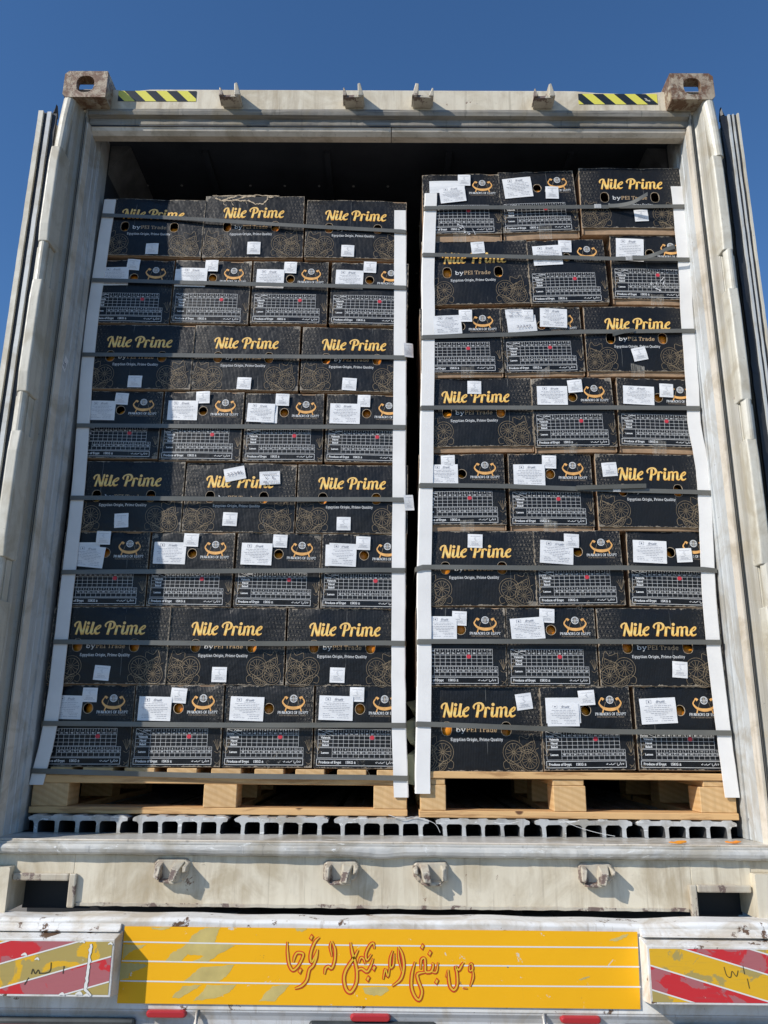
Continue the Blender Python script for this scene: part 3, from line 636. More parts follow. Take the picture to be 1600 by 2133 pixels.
def keeper_low(cx,k):
    s=MB(); rn=random.Random(k+3); j=lambda a: rn.uniform(-a,a); f=-1 if k==2 else 1
    s.loft([[(-.052,.0315,-.020),(-.044,.0315,-.030),(.038,.0315,-.030),(.048,.0315,-.016),(.050,.0315,.018),(.040,.0315,.028),(-.046,.0315,.028),(-.053,.0315,.018)],[(-.048,.022,-.017),(-.040,.022,-.026),(.034,.022,-.026),(.044,.022,-.013),(.046,.022,.015),(.037,.022,.024),(-.042,.022,.024),(-.048,.022,.014)]])
    s.loft([[(-.050,.026,-.024),(-.030,.026,-.028),(-.027,.026,.018),(-.046,.026,.020)],[(-.049,.000,-.020),(-.034,-.006,-.024),(-.031,-.004,.010),(-.045,.000,.012)]])
    s.loft([[(-.002,.026,-.030),(.026,.026,-.030),(.034,.026,.020),(.004,.026,.020)],[(.000,-.014,-.026),(.016,-.018,-.026),(.026,-.016,.004),(.004,-.014,.006)]])
    s.loft([[(-.036,.026,-.036),(.030,.026,-.036),(.030,.026,-.022),(-.036,.026,-.022)],[(-.032,.004,-.034),(.010,.002,-.035),(.010,.002,-.027),(-.032,.004,-.027)]])
    s.loft([[(.034,.026,-.010),(.048,.026,-.006),(.050,.026,.016),(.036,.026,.018)],[(.036,-.010,-.004),(.046,-.012,-.002),(.048,-.010,.008),(.038,-.010,.010)]])
    s.v=[(f*(p[0]+j(.0022)),p[1]+j(.002),p[2]+j(.0022)) for p in s.v]
    o=s.build('bar_keeper',MT['bracket'],cont,bevel=.005,seg=3); o.location=(cx,0,.114)
for k,cx in enumerate((-.600,-.115,.140,.615)): keeper_low(cx,k)
# sill: face with notches at both ends, rounded lip, threshold
s=MB()
zt,zb=.150,.018
s.box(-.885,.888,.032,.060,zb,zt); s.box(-1.06,-.885,.032,.060,.084,zt); s.box(.888,1.06,.032,.060,.072,zt)
s.box(-1.218,-1.057,.034,.060,.118,zt); s.box(1.057,1.218,.034,.060,.118,zt)
s.build('sill_face',MT['steel'],cont,bevel=.002)
s=MB(); RG=[]; rq=random.Random(9)
for i in range(90):
    xx=-.870+1.744*i/89; j1=rq.uniform(-.001,.001); RG.append([(xx,.0295,.014+j1),(xx,.0295,.022+j1),(xx,.0315,.0235+j1),(xx,.06,.0165),(xx,.06,.014+j1)])
s.loft(RG); s.build('sill_lower_edge',MT['bracket'],cont)
s=MB(); s.box(-1.13,1.13,.0765,.0820,2.7155,2.7195); s.build('seal_line',MT['rubber'],cont)
s=MB()
def strip(x0,x1,z0,z1): s.box(x0,x1,.018,.031,z0,z1)
strip(-.893,-.872,.010,.100); strip(-1.055,-.8935,.080,.100); s.build('notch_flange',MT['bracket'],cont,bevel=.004)
s=MB(); strip(.876,.897,.002,.086); strip(.8975,1.052,.066,.086); s.build('notch_flange',MT['bracket'],cont,bevel=.004)
s=MB(); s.box(-1.06,-.86,.12,.125,-.01,.15); s.box(.87,1.06,.12,.125,-.01,.15); s.box(-.9,.9,.10,.9,.02,.03); s.build('notch_back',MT['dark'],cont)
s=MB(); pr_=[(.033,.150),(.014,.152),(.006,.158),(.003,.168),(.006,.177),(.012,.181),(.033,.181)]; rq=random.Random(2); RG=[]
for i in range(141):
    xx=-1.215+2.43*i/140; j1=rq.uniform(-.0008,.0008)+.0012*math.sin(xx*9)+.001*math.sin(xx*31); j2=rq.uniform(-.0007,.0007)-.006*math.exp(-((xx-.0)/.05)**2)
    RG.append([(xx,p[0]+(j1 if p[0]<.03 else 0),p[1]+(j2 if p[1]<.17 and p[0]<.03 else 0)) for p in pr_])
s.loft(RG); s.build('sill_lip',MT['lip'],cont,smooth=False,bevel=.002)
s=MB(); s.prism([(.012,.1815),(.012,.185),(.026,.1885),(.21,.1885),(.21,.1815)],'x',-1.141,1.141); s.build('threshold_plate',MT['lip'],cont)
s=MB(); s.tube([(-1.14,.022,.1895),(1.14,.022,.1895)],.003,k=6); s.build('gasket_bead',MT['jamb'],cont)
# T floor channels
TG=[(-1.071,-.779),(-.753,-.475),(-.443,-.169),(-.140,.137),(.169,.443),(.469,.753),(.777,1.068)]
for gi,(a,b) in enumerate(TG):
    s=MB(); w=b-a; y0,y1=.197,2.4; rn=random.Random(gi); a*=1.026; b*=1.026; w=b-a
    legs=[a+.022+i*(w-.044)/4 for i in range(5)]
    zl,zt2=.1890,.2370
    # one closed profile: flange with curled ends, rounded arches between five legs
    pr=[(a-.004,zt2-.012),(a-.006,zt2-.004),(a,zt2)]
    for i,l in enumerate(legs):
        pr += [(l-.018,zt2+.0005),(l-.012,zt2+.004),(l+.012,zt2+.004),(l+.018,zt2+.0005)]
    pr += [(b,zt2),(b+.006,zt2-.004),(b+.004,zt2-.012),(legs[4]+.013,zt2-.014),(legs[4]+.007,zt2-.022),(legs[4]+.0065,zl+.004),(legs[4]+.009,zl),(legs[4]-.006,zl)]
    for i in range(3,-1,-1):
        r_=legs[i+1]-.0055; l_=legs[i]+.0055
        pr += [(r_,zl+.004),(r_,zt2-.020),(r_-.003,zt2-.015),(r_-.008,zt2-.0125),(l_+.008,zt2-.0125),(l_+.003,zt2-.015),(l_,zt2-.020),(l_,zl+.004),(l_+.001,zl),(legs[i]-.0065,zl)]
    pr += [(legs[0]-.0065,zl+.004),(legs[0]-.007,zt2-.022),(legs[0]-.013,zt2-.014)]
    pr=[(p[0]+rn.uniform(-.0012,.0012),p[1]+rn.uniform(-.0008,.0008)) for p in pr]
    V3=[Vector((p[0],p[1],0)) for p in pr]
    for yy in (y0,y1):
        bb=len(s.v); s.v += [(p[0],yy,p[1]) for p in pr]
        for t in tessellate_polygon([V3]): s.f.append(tuple(bb+i for i in t)); s.m.append(0)
    bb=len(s.v); k=len(pr); s.v += [(p[0],y0,p[1]) for p in pr]+[(p[0],y1,p[1]) for p in pr]
    for i in range(k): s.f.append((bb+i,bb+(i+1)%k,bb+k+(i+1)%k,bb+k+i)); s.m.append(0 if i<24 and max(pr[i][1],pr[(i+1)%k][1])>zt2-.006 else 1)
    s.build('floor_channel',[MT['alu'],MT['channel_shade']],cont)
s=MB(); s.box(-1.13,1.13,.40,.41,.16,.236); s.box(-1.13,1.13,.211,8,.1555,.1885); s.build('floor_underlay',MT['dark'],cont)
# hinge strips at the outer edge of each post: plates and round pins alternating
HL=[('pin',2.778,2.52,0),('plate',2.52,2.13,0),('pin',2.13,1.98,0),('plate',1.98,1.565,1),('pin',1.565,1.428,1),('plate',1.428,1.012,1),('pin',1.012,.88,1),('plate',.88,.50,1),('pin',.50,.36,1),('plate',.36,.16,1)]
for sx in (-1,1):
    for kind,za,zb_,fw in HL:
        s=MB()
        if kind=='plate':
            x0,x1=1.172,1.210; yf=-.055 if sx<0 else -.020
            prof=[(x0,.062),(x0,yf+.005),(x0+.004,yf),(x1-.004,yf),(x1,yf+.005),(x1,.062)]
            prof=[(sx*p[0],p[1]) for p in prof]
            n=6; rings=[]
            for i in range(n+1):
                t=i/n; z=za+(zb_-za)*t; k=1-.06*math.exp(-(t/.05)**2)-.06*math.exp(-((1-t)/.05)**2)
                rings.append([(p[0],.062+(p[1]-.062)*k,z) for p in prof])
            s.loft(rings); s.build('hinge_plate',MT['steel_clean'],cont,bevel=.004)
            # lugs at both ends, reaching onto the post
            for z in (za-.012,zb_+.012):
                t=MB(); t.loft([[(sx*1.176,.0,z-.010),(sx*1.176,.0,z+.010),(sx*1.176,.066,z+.010),(sx*1.176,.066,z-.010)],[(sx*1.168,.050,z-.004),(sx*1.168,.050,z+.004),(sx*1.168,.067,z+.004),(sx*1.168,.067,z-.004)]])
                t.build('hinge_lug',MT['steel_clean'],cont)
        else:
            yc=-.034 if sx<0 else -.004
            if za>2.7: s.tube([(sx*1.196,.025,za),(sx*1.200,.015,za-.1),(sx*1.200,.0,zb_-.005)],[.024,.022,.020],k=14)
            else:
                s.tube([(sx*1.194,yc+.004,za+.004),(sx*1.194,yc+.004,zb_-.004)],.0165,k=16)
                s.box(min(sx*1.180,sx*1.226),max(sx*1.180,sx*1.226),yc+.024,.0655,zb_+.001,za-.001)
            s.build('hinge_pin',MT['steel_clean'],cont,bevel=.002)
# doors folded back flat along both flanks
for sx in (-1,1):
    d=MB(); a=sx*1.262; b_=sx*1.3
    d.box(min(a,b_),max(a,b_),.03,1.16,.20,2.725)
    dr=d.build('door',MT['steel_clean'],cont,bevel=.004); tag(dr,'left door folded back along the flank' if sx<0 else 'right door folded back along the flank')
    # edge build-up of the folded door: black seals between pale aluminium strips
    for k,(xa,xb,yf_,mt,nm) in enumerate(((1.238,1.255,.020,'rubber','door_gasket'),(1.2555,1.270,.010,'liner','edge_strip'),(1.2705,1.2825,.014,'rubber','door_gasket'),(1.283,1.3005,.004,'steel_clean','edge_strip')) if sx<0 else ((1.238,1.262,.018,'rubber','door_gasket'),(1.2625,1.270,.010,'liner','edge_strip'),(1.2705,1.278,.014,'rubber','door_gasket'),(1.2785,1.284,.008,'liner','edge_strip'),(1.2845,1.2935,.012,'rubber','door_gasket'),(1.294,1.3005,.004,'steel_clean','edge_strip'))):
        g=MB(); rings=[]; rq=random.Random(k*7+(3 if sx>0 else 0)); am=.0016 if mt=='rubber' else .0004
        for i in range(61):
            z=.205+2.515*i/60; d1=rq.uniform(-am,am); d2=rq.uniform(-am,am)
            rings.append([(sx*(xa+d1),.0295,z),(sx*(xa+d1),yf_+d2,z),(sx*(xb+d1),yf_+d2,z),(sx*(xb+d1),.0295,z)])
        g.loft(rings); g.build(nm,MT[mt],dr)
    g=MB(); 
    for z in (2.727,): 
        g.loft([[(sx*1.238,.03,z),(sx*1.250,.02,z),(sx*1.262,.03,z),(sx*1.25,.06,z)],[(sx*1.244,.03,z+.035),(sx*1.248,.025,z+.04),(sx*1.252,.03,z+.03),(sx*1.249,.05,z+.02)]])
    g.build('gasket_end',MT['rubber'],dr)
# little number plate on the left jamb
s=MB(); s.rect(-.028,-.014,.028,.014,0,0); text(s,'25',-.008,0,.024,-.0006,1,bold=.02)
o=s.build('number_sticker',[MT['paper'],MT['inkdark']],cont); o.location=(-1.1295,.110,1.74); o.rotation_euler=(0,R(-70),R(90)); 

# ------------------------------------------------------------------ trailer under the container
tr=empty('semi_trailer',(0,-.05,-.3)); tag(tr,'white trailer rear with yellow panel, red calligraphy and red-yellow striped boxes','trailer')
def tb(s,name,mats,**kw):
    s.v=[(p[0],p[1]+.05,p[2]+.3) for p in s.v]; return s.build(name,mats,tr,**kw)
s=MB()
rings=[]
for i in range(81):
    x=-1.25+2.5*i/80; dz=.002*math.sin(x*7)+.0015*math.sin(x*23+1); dz+= .004*math.exp(-((x-.95)/.15)**2)
    rings.append([(x,-.058,-.027),(x,-.060,-.006+dz),(x,-.052,.001+dz),(x,.02,.001+dz),(x,.02,-.22),(x,-.058,-.22)])
s.loft(rings); tb(s,'rear_beam',MT['white'],bevel=.003)
s=MB(); s.prism([(-.050,-.2203),(-.0560,-.2203),(-.0560,-.2240),(-.050,-.234),(-.046,-.245),(-.046,-.60),(.0,-.60),(.0,-.2203)],'x',-1.25,1.25); tb(s,'lower_panel',MT['whitelow'])
s=MB(); 
for sx in (-1,1): s.box(sx*.45-.04,sx*.45+.04,.021,11,-.30,-.004)
for yy in (1.5,3.5,6,8.5,10.5): s.box(-.409,.409,yy,yy+.1,-.25,-.06)
tb(s,'chassis_rail',MT['lamphouse'])
s=MB(); s.box(-1.2,1.2,.5,.52,-.4,.0); tb(s,'cross_plate',MT['dark'])
# yellow centre panel with white pinstripes
s=MB(); yb=-.0632
s.face([(-.697,yb,-.018),(-.700,yb,-.204),(.690,yb,-.205),(.696,yb,-.019)])
yp=tb(s,'yellow_panel',MT['yellow'])
s=MB()
for z in (-.0590,-.1055,-.1535):
    s.ribbon([(-.697,z+.003),(-.3,z+.0005),(.1,z),(.4,z+.0005),(.695,z+.0015)],.0034,yb-.0004,0)
o=s.build('pinstripe',MT['chipwhite'],yp); s=None
o.data.transform(Matrix.Translation((0,.05,.3)))
# patches where the film's top layer has peeled away
def Z2(o,p): 
    u=o+p[0]/3; v=1850+p[1]/3
    return (-.697+(u-265)*1.393/1060,-.018-(v-(1925+(u-265)*.0113))*.186/165)
RES=[(0,[(1315,232),(1390,232),(1375,270),(1362,330),(1490,352),(1400,400),(1330,455),(1230,455),(1300,420),(1200,408),(1180,428),(1160,455),(1065,450),(1100,400),(1160,365),(1200,330),(1220,285),(1280,245)]),
(0,[(1290,490),(1490,475),(1450,540),(1400,583),(1250,580),(1180,590),(1230,540)]),(0,[(1180,612),(1300,602),(1240,640),(1160,690),(1120,685)]),(0,[(1330,602),(1510,602),(1470,650),(1380,690),(1250,705),(1300,650)]),
(533,[(130,612),(235,606),(160,690),(150,708),(50,708)]),(533,[(680,622),(830,618),(840,640),(790,675),(720,668),(690,650)]),(1066,[(600,320),(680,285),(720,278),(700,300),(640,325)]),(0,[(960,232),(1080,232),(1040,248),(975,246)]),
(0,[(794,344),(850,347),(940,347),(900,370),(840,395),(800,440)]),(0,[(784,468),(900,464),(958,480),(900,510),(850,530),(845,560),(785,575)]),(1066,[(400,570),(470,548),(460,560),(420,575)]),(533,[(250,235),(330,240),(300,262),(265,255)])]
rq=random.Random(6)
for o_,P in RES:
    s=MB()
    Q=[Z2(o_,p) for p in P]; V=[]
    for i in range(len(Q)):
        a,b=Q[i],Q[(i+1)%len(Q)]
        for k in range(5):
            t=k/5; jj=.0016 if k else 0; V.append((a[0]*(1-t)+b[0]*t+rq.uniform(-jj,jj),min(-.0185,max(-.2035,a[1]*(1-t)+b[1]*t+rq.uniform(-jj,jj)))))
    bb=len(s.v); s.v += [(p[0],yb-.00025,p[1]) for p in V]
    for t in tessellate_polygon([[Vector((p[0],p[1],0)) for p in V]]): s.f.append(tuple(bb+i for i in t)); s.m.append(0)
    o=s.build('film_residue',MT['residue'],yp); o.data.transform(Matrix.Translation((0,.05,.3)))
# calligraphy, traced strokes: red outline with yellow fill
def U(p): return (-.2625+p[0]*.2625*2/1600*1.02-.003, -.0270-(p[1]/533)*.176)
CALL=[([(38,75),(43,160),(58,240),(88,284),(122,266),(150,225),(170,172),(150,158),(118,160),(100,190),(94,226)],15),
([(298,40),(264,72),(238,130),(228,185),(238,224),(262,190),(286,130)],17),([(286,130),(276,190),(252,250),(222,282),(205,355),(165,398),(112,418)],17),
([(396,68),(386,110),(402,182)],13),([(398,68),(424,130),(424,210),(402,268),(375,255),(352,272),(346,312)],16),
([(550,75),(564,150),(590,225),(604,290),(600,375),(560,438),(522,420),(502,350),(512,290),(545,235),(580,188),(612,130)],19),
([(602,285),(640,268),(684,290),(712,255),(735,190)],15),([(618,228),(632,190),(656,196),(672,236)],12),([(742,122),(734,82),(704,98),(674,160),(684,205),(722,160)],14),
([(936,104),(966,160),(980,250),(956,340),(888,392)],17),([(934,108),(940,190),(966,290)],11),([(892,132),(872,190),(872,258),(896,236),(902,150)],13),([(866,262),(852,322),(832,272),(815,345)],14),
([(1072,212),(1046,300),(1042,400),(1072,470),(1106,486),(1124,425),(1094,345),(1092,302),(1150,290)],17),([(1116,268),(1120,200),(1146,190),(1152,240),(1156,286),(1200,282),(1216,236),(1202,222)],14),([(1200,284),(1240,286),(1256,215)],13),
([(1336,268),(1338,330),(1350,392),(1380,416),(1406,378),(1406,300),(1396,248),(1420,270),(1442,240),(1460,214)],15),([(1332,270),(1316,325)],9),
([(1504,236),(1508,276),(1532,262),(1524,224),(1504,236)],10),([(1532,270),(1534,325),(1510,388)],13),([(1452,400),(1486,404)],9)]
DOTS=[(150,288),(232,42),(742,262),(695,340),(1130,102),(1190,150),(1243,355)]
kx=.2625*2/1600*1.068
s=MB(); yy=yb-.0008
for i,(pts,w_) in enumerate(CALL):
    s.ribbon([U(p) for p in pts],[max(.6,1-.0*j)*(w_+15)*kx*(.55 if j in(0,len(pts)-1) else 1) for j in range(len(pts))],yy-.00002*i,0)
for i,p in enumerate(DOTS):
    c=U(p); r=24*kx
    s.face([(c[0]+dx*r,yy-.0006,c[1]+dz*r) for dx,dz in ((0,1.15),(.85,.35),(.1,-1.15),(-.85,-.25))],0)
for i,(pts,w_) in enumerate(CALL):
    s.ribbon([(U(p)[0]+.0006,U(p)[1]+.0007) for p in pts],[(w_*.72+1.5)*kx*(.4 if j in(0,len(pts)-1) else 1) for j in range(len(pts))],yy-.0010-.00002*i,1)
for p in DOTS:
    c=U(p); r=14*kx
    s.face([(c[0]+dx*r,yy-.0016,c[1]+.0005+dz*r) for dx,dz in ((0,1.15),(.85,.35),(.1,-1.15),(-.85,-.25))],1)
o=s.build('calligraphy',[MT['redink'],MT['yelink']],yp); o.data.transform(Matrix.Translation((0,.05,.3)))
# striped side boxes
def sidebox(sx):
    s=MB(); yf=-.118; yk=-.061
    if sx<0: xi=-.703; xo=-1.25; zt_,zl_=-.038,-.175; xb=-.699
    else: xi=.702; xo=1.25; zt_,zl_=-.041,-.178; xb=.699
    fr=[(xo,yf,zl_),(xi,yf,zl_),(xi,yf,zt_),(xo,yf,zt_)]
    bk=[(xo,yk,zl_-.008),(xb,yk,zl_-.008),(xb,yk,zt_+.010),(xo,yk,zt_+.010)]
    if sx>0: fr=[fr[1],fr[0],fr[3],fr[2]]; bk=[bk[1],bk[0],bk[3],bk[2]]
    s.loft([bk,fr]); bx=tb(s,'side_box',MT['white'],bevel=.002)
    # stripes clipped to the face
    def clip(poly,zmin,zmax,xmin,xmax):
        def cl(P,f,g):
            out=[]
            for i in range(len(P)):
                a,b=P[i-1],P[i]; fa,fb=f(a),f(b)
                if fa>=0 and fb>=0: out.append(b)
                elif fa>=0 or fb>=0:
                    t=fa/(fa-fb); c=(a[0]+(b[0]-a[0])*t,a[1]+(b[1]-a[1])*t); out.append(c)
                    if fb>=0: out.append(b)
            return out
        for f in (lambda p:p[1]-zmin,lambda p:zmax-p[1],lambda p:p[0]-xmin,lambda p:xmax-p[0]):
            poly=cl(poly,f,0)
            if len(poly)<3: return None
        return poly
    xm,xM=(min(xi,xo)+.006,max(xi,xo)-.006); zm,zM=zl_+.006,zt_-.006
    sl=.272*(1 if sx<0 else -1)
    # boundary lines z = z0 + slope*(x-xi)
    bounds=[zt_+.165,zt_+.095,zt_+.040,zt_-.026 if sx<0 else zt_-.022,zt_-.088 if sx<0 else zt_-.078,zl_-.04]
    bounds=[.30,.071,.020,-.039,-.0985,-.30] if sx<0 else [.30,.069,.020,-.044,-.101,-.30]
    cols=[2,1,0,1,0] if False else ([0,1,0,1,2] )
    s2=MB(); mats=[MT['chev_red'],MT['chev_yel'],MT['chipwhite']]
    seq=[1,0,1,0,1]
    x_a,x_b=xm-.1,xM+.1
    for i in range(5):
        za,zb2=bounds[i],bounds[i+1]
        poly=[(x_a,zt_+za+sl*(x_a-xi)),(x_b,zt_+za+sl*(x_b-xi)),(x_b,zt_+zb2+sl*(x_b-xi)),(x_a,zt_+zb2+sl*(x_a-xi))]
        q=clip(poly,zm,zM,xm,xM)
        if q: s2.face([(p[0],yf-.0008,p[1]) for p in q],seq[i])
        if 0<i:
            c0=za; poly=[(x_a,zt_+c0+.0018+sl*(x_a-xi)),(x_b,zt_+c0+.0018+sl*(x_b-xi)),(x_b,zt_+c0-.0018+sl*(x_b-xi)),(x_a,zt_+c0-.0018+sl*(x_a-xi))]
            q=clip(poly,zm,zM,xm,xM)
            if q: s2.face([(p[0],yf-.0013,p[1]) for p in q],2)
    if sx<0:
        xs=xi-.062
        rq=random.Random(8); pp=[(xs+rq.uniform(-.0015,.0015)-.003*(i/16),zt_-.012-.107*i/16) for i in range(17)]+[(xs+.006,zt_-.127),(xs+.012,zt_-.133)]; ww=[rq.uniform(.0045,.0095) for _ in pp]; s2.ribbon(pp,[q+.002 for q in ww],yf-.0016,3,smooth=False); s2.ribbon(pp,ww,yf-.0019,2,smooth=False)
        for (qx,qz,qw) in ((xi-.085,zt_-.008,.008),(xi-.080,zt_-.130,.011),(xi-.125,zt_-.132,.009),(xi-.06,zt_-.134,.010),(xi-.20,zt_-.050,.007),(xi-.235,zt_-.040,.009),(xi-.01,zt_-.012,.007)): s2.ribbon([(qx-qw,qz),(qx,qz+.003),(qx+qw*.7,qz-.001)],[.002,qw*.8,.002],yf-.0019,2)
        for pts in ([(-.93,-.165),(-.92,-.148)],[(-.915,-.140),(-.912,-.128),(-.905,-.139),(-.898,-.130),(-.893,-.139)],[(-.895,-.138),(-.868,-.134),(-.866,-.112)],[(-.832,-.138),(-.831,-.120)]):
            s2.ribbon([(p[0]+.0,p[1]+.018) for p in pts],.0022,yf-.0018,3)
    else:
        for pts in ([(.90,-.088),(.905,-.108),(.915,-.112),(.920,-.098),(.930,-.110),(.936,-.096)],[(.950,-.085),(.952,-.105)],[(.958,-.115),(.961,-.138)]): s2.ribbon(pts,.0018,yf-.0018,3)
    o=s2.build('warning_stripe',mats+[MT['marker']],bx); o.data.transform(Matrix.Translation((0,.05,.3)))
sidebox(-1); sidebox(1)
# rounded step in the beam above each box
for sx in (-1,1):
    s=MB(); xa,xb=(-1.25,-.705) if sx<0 else (.702,1.25)
    s.prism([(-.061,-.010),(-.068,-.012),(-.070,-.020),(-.075,-.024),(-.088,-.027),(-.061,-.030)],'x',xa,xb)
    tb(s,'box_flange',MT['white'],bevel=.003)
# marker lamps and rear light housings
for xa,xb,z in ((-.621,-.513,-.2285),(-.079,.029,-.2325),(.477,.585,-.2320)):
    s=MB(); r=.0095
    pr=[]
    for cx_,a0 in ((xb-r,-90),(xa+r,90)):
        for k in range(9): t=R(a0+k*22.5); pr.append((cx_+r*math.cos(t),z+r*math.sin(t)))
    s.loft([[(p[0],-.046,p[1]) for p in pr],[(p[0],-.060,p[1]) for p in pr],[((p[0]-(xa+xb)/2)*.94+(xa+xb)/2,-.068,(p[1]-z)*.75+z) for p in pr]])
    tb(s,'marker_lamp',MT['redlamp'],smooth=False,bevel=.002)
for xa,xb in ((-1.12,-.648),(-.188,.150),(.642,1.12)):
    s=MB(); zt_=-.2420 if xa>-1 else -.2400; s.box(xa,xb,-.066,-.047,zt_-.10,zt_); h=tb(s,'light_housing',MT['lamphouse'],bevel=.008)
    s=MB(); s.box(xa+.016,xb-.016,-.070,-.0665,zt_-.088,zt_-.014); o=tb(s,'light_lens',MT['redlamp'],bevel=.002); o.parent=h
for x in (-.484,.437):
    s=MB(); s.tube([(x,-.052,-.222),(x-.004,-.075,-.26),(x-.008,-.08,-.36)],.007); tb(s,'support_rod',MT['white'],smooth=True)
# ------------------------------------------------------------------ slab lettering drawn as strokes
def arc(cx,cy,rx,ry,a0,a1,n=10): return [(cx+rx*math.cos(R(a0+(a1-a0)*i/n)),cy+ry*math.sin(R(a0+(a1-a0)*i/n))) for i in range(n+1)]
_S=.17; _T=.10
def sf(x,y,w=.34): return ([(x-w/2,y),(x+w/2,y)],_T)
GL={
'b':(.80,[([(.2,0),(.2,1)],_S),([(.04,.96),(.2,.96)],_T),(arc(.42,.34,.26,.31,0,360,14),.13)]),
'y':(.80,[([(.16,.66),(.42,.04)],_S),([(.68,.66),(.42,.02),(.30,-.26),(.14,-.28)],.11),sf(.16,.66),sf(.66,.66,.28)]),
'P':(.86,[([(.22,0),(.22,1)],_S),sf(.24,.04,.42),([(.06,.96),(.5,.96)],_T),(arc(.48,.73,.26,.24,90,-90),_S),([(.24,.49),(.5,.49)],_T)]),
'E':(.84,[([(.22,0),(.22,1)],_S),([(.06,.04),(.72,.04),(.74,.26)],_T),([(.06,.96),(.70,.96),(.72,.74)],_T),([(.24,.5),(.56,.5)],_T),([(.56,.38),(.56,.62)],_T)]),
'I':(.46,[([(.23,0),(.23,1)],_S),sf(.23,.04,.40),sf(.23,.96,.40)]),
'T':(.88,[([(.44,0),(.44,1)],_S),sf(.44,.04,.40),([(.06,.96),(.82,.96)],_T),([(.06,.98),(.06,.70)],_T),([(.82,.98),(.82,.70)],_T)]),
'r':(.66,[([(.2,0),(.2,.68)],_S),sf(.2,.04,.38),([(.04,.66),(.2,.66)],_T),([(.22,.45),(.38,.64),(.56,.62),(.56,.52)],.13)]),
'a':(.76,[(arc(.32,.2,.2,.17,0,360,12),.12),([(.12,.56),(.34,.68),(.52,.56),(.54,.1)],.15),([(.54,.04),(.72,.04)],_T)]),
'd':(.84,[([(.62,0),(.62,1)],_S),([(.46,.96),(.62,.96)],_T),(arc(.38,.34,.26,.31,0,360,14),.13),([(.62,.04),(.78,.04)],_T)]),
'e':(.74,[([(.12,.36),(.62,.36)],_T),(arc(.37,.34,.27,.31,5,320,14),.14)]),
'g':(.78,[(arc(.36,.38,.24,.27,0,360,14),.13),([(.62,.66),(.62,0),(.5,-.26),(.18,-.24)],.14),sf(.66,.66,.24)]),
'p':(.82,[([(.2,-.3),(.2,.68)],_S),([(.04,.66),(.2,.66)],_T),sf(.2,-.28,.38),(arc(.44,.34,.26,.31,0,360,14),.13)]),
't':(.54,[([(.24,.9),(.24,.14),(.36,.04),(.50,.10)],.15),([(.06,.66),(.46,.66)],_T)]),
'i':(.44,[([(.22,0),(.22,.68)],_S),sf(.22,.04,.38),([(.06,.66),(.22,.66)],_T),([(.22,.82),(.22,.98)],_S)]),
'n':(.86,[([(.2,0),(.2,.68)],_S),([(.04,.66),(.2,.66)],_T),sf(.2,.04,.34),([(.22,.48),(.42,.66),(.62,.54),(.62,0)],.14),sf(.64,.04,.32)]),
'm':(1.26,[([(.2,0),(.2,.68)],_S),([(.04,.66),(.2,.66)],_T),sf(.2,.04,.30),([(.22,.48),(.42,.66),(.60,.54),(.60,0)],.14),sf(.62,.04,.28),([(.62,.48),(.82,.66),(1.0,.54),(1.0,0)],.14),sf(1.02,.04,.30)]),
'O':(.96,[(arc(.48,.5,.38,.46,0,360,18),.16)]),
'Q':(.96,[(arc(.48,.5,.38,.46,0,360,18),.16),([(.48,.14),(.66,-.1),(.86,-.1)],.12)]),
'u':(.84,[([(.2,.68),(.2,.18),(.38,.02),(.62,.2)],.14),([(.62,.68),(.62,0)],_S),sf(.14,.66,.26),sf(.56,.66,.26),([(.62,.04),(.78,.04)],_T)]),
'l':(.44,[([(.22,0),(.22,1)],_S),sf(.22,.04,.38),([(.06,.96),(.22,.96)],_T)]),
',':(.36,[([(.18,.10),(.16,-.12),(.08,-.22)],.16)]),
' ':(.36,[]),
# heavy display capitals
'H':(.9,[([(.2,0),(.2,1)],.26),([(.66,0),(.66,1)],.12),([(.2,.55),(.66,.55)],.08)]),
'A':(.86,[([(.08,0),(.36,1)],.09),([(.42,1),(.70,0)],.28),([(.2,.3),(.6,.3)],.08)]),
'R':(.86,[([(.2,0),(.2,1)],.26),(arc(.44,.74,.22,.22,90,-90),.12),([(.36,.5),(.74,0)],.2)]),
'S':(.7,[([(.58,.82),(.36,.96),(.16,.8),(.34,.54),(.56,.30),(.36,.04),(.10,.18)],.17)]),
'F':(.74,[([(.2,0),(.2,1)],.26),([(.2,.95),(.64,.95)],.1),([(.2,.52),(.52,.52)],.1)]),
'G':(.9,[(arc(.46,.5,.34,.45,40,330,14),.18),([(.52,.42),(.84,.42)],.1),([(.76,.42),(.76,.05)],.14)]),
'Y':(.8,[([(.08,1),(.40,.45),(.40,0)],.2),([(.74,1),(.42,.48)],.09)]),
}
def slab(mb,s,x,z,h,width,y,m,caps=False):
    tot=sum(GL[c][0] for c in s); k=width/tot; cx=x
    for j,c in enumerate(s):
        for i,(pts,w_) in enumerate(GL[c][1]):
            kk=min(k,h*1.15)
            mb.ribbon([(cx+p[0]*k,z+p[1]*h) for p in pts],w_*(k+h)/2,y-.000012*(i+(j%2)*7),m,smooth=len(pts)>2 and len(pts)<8)
        cx+=GL[c][0]*k
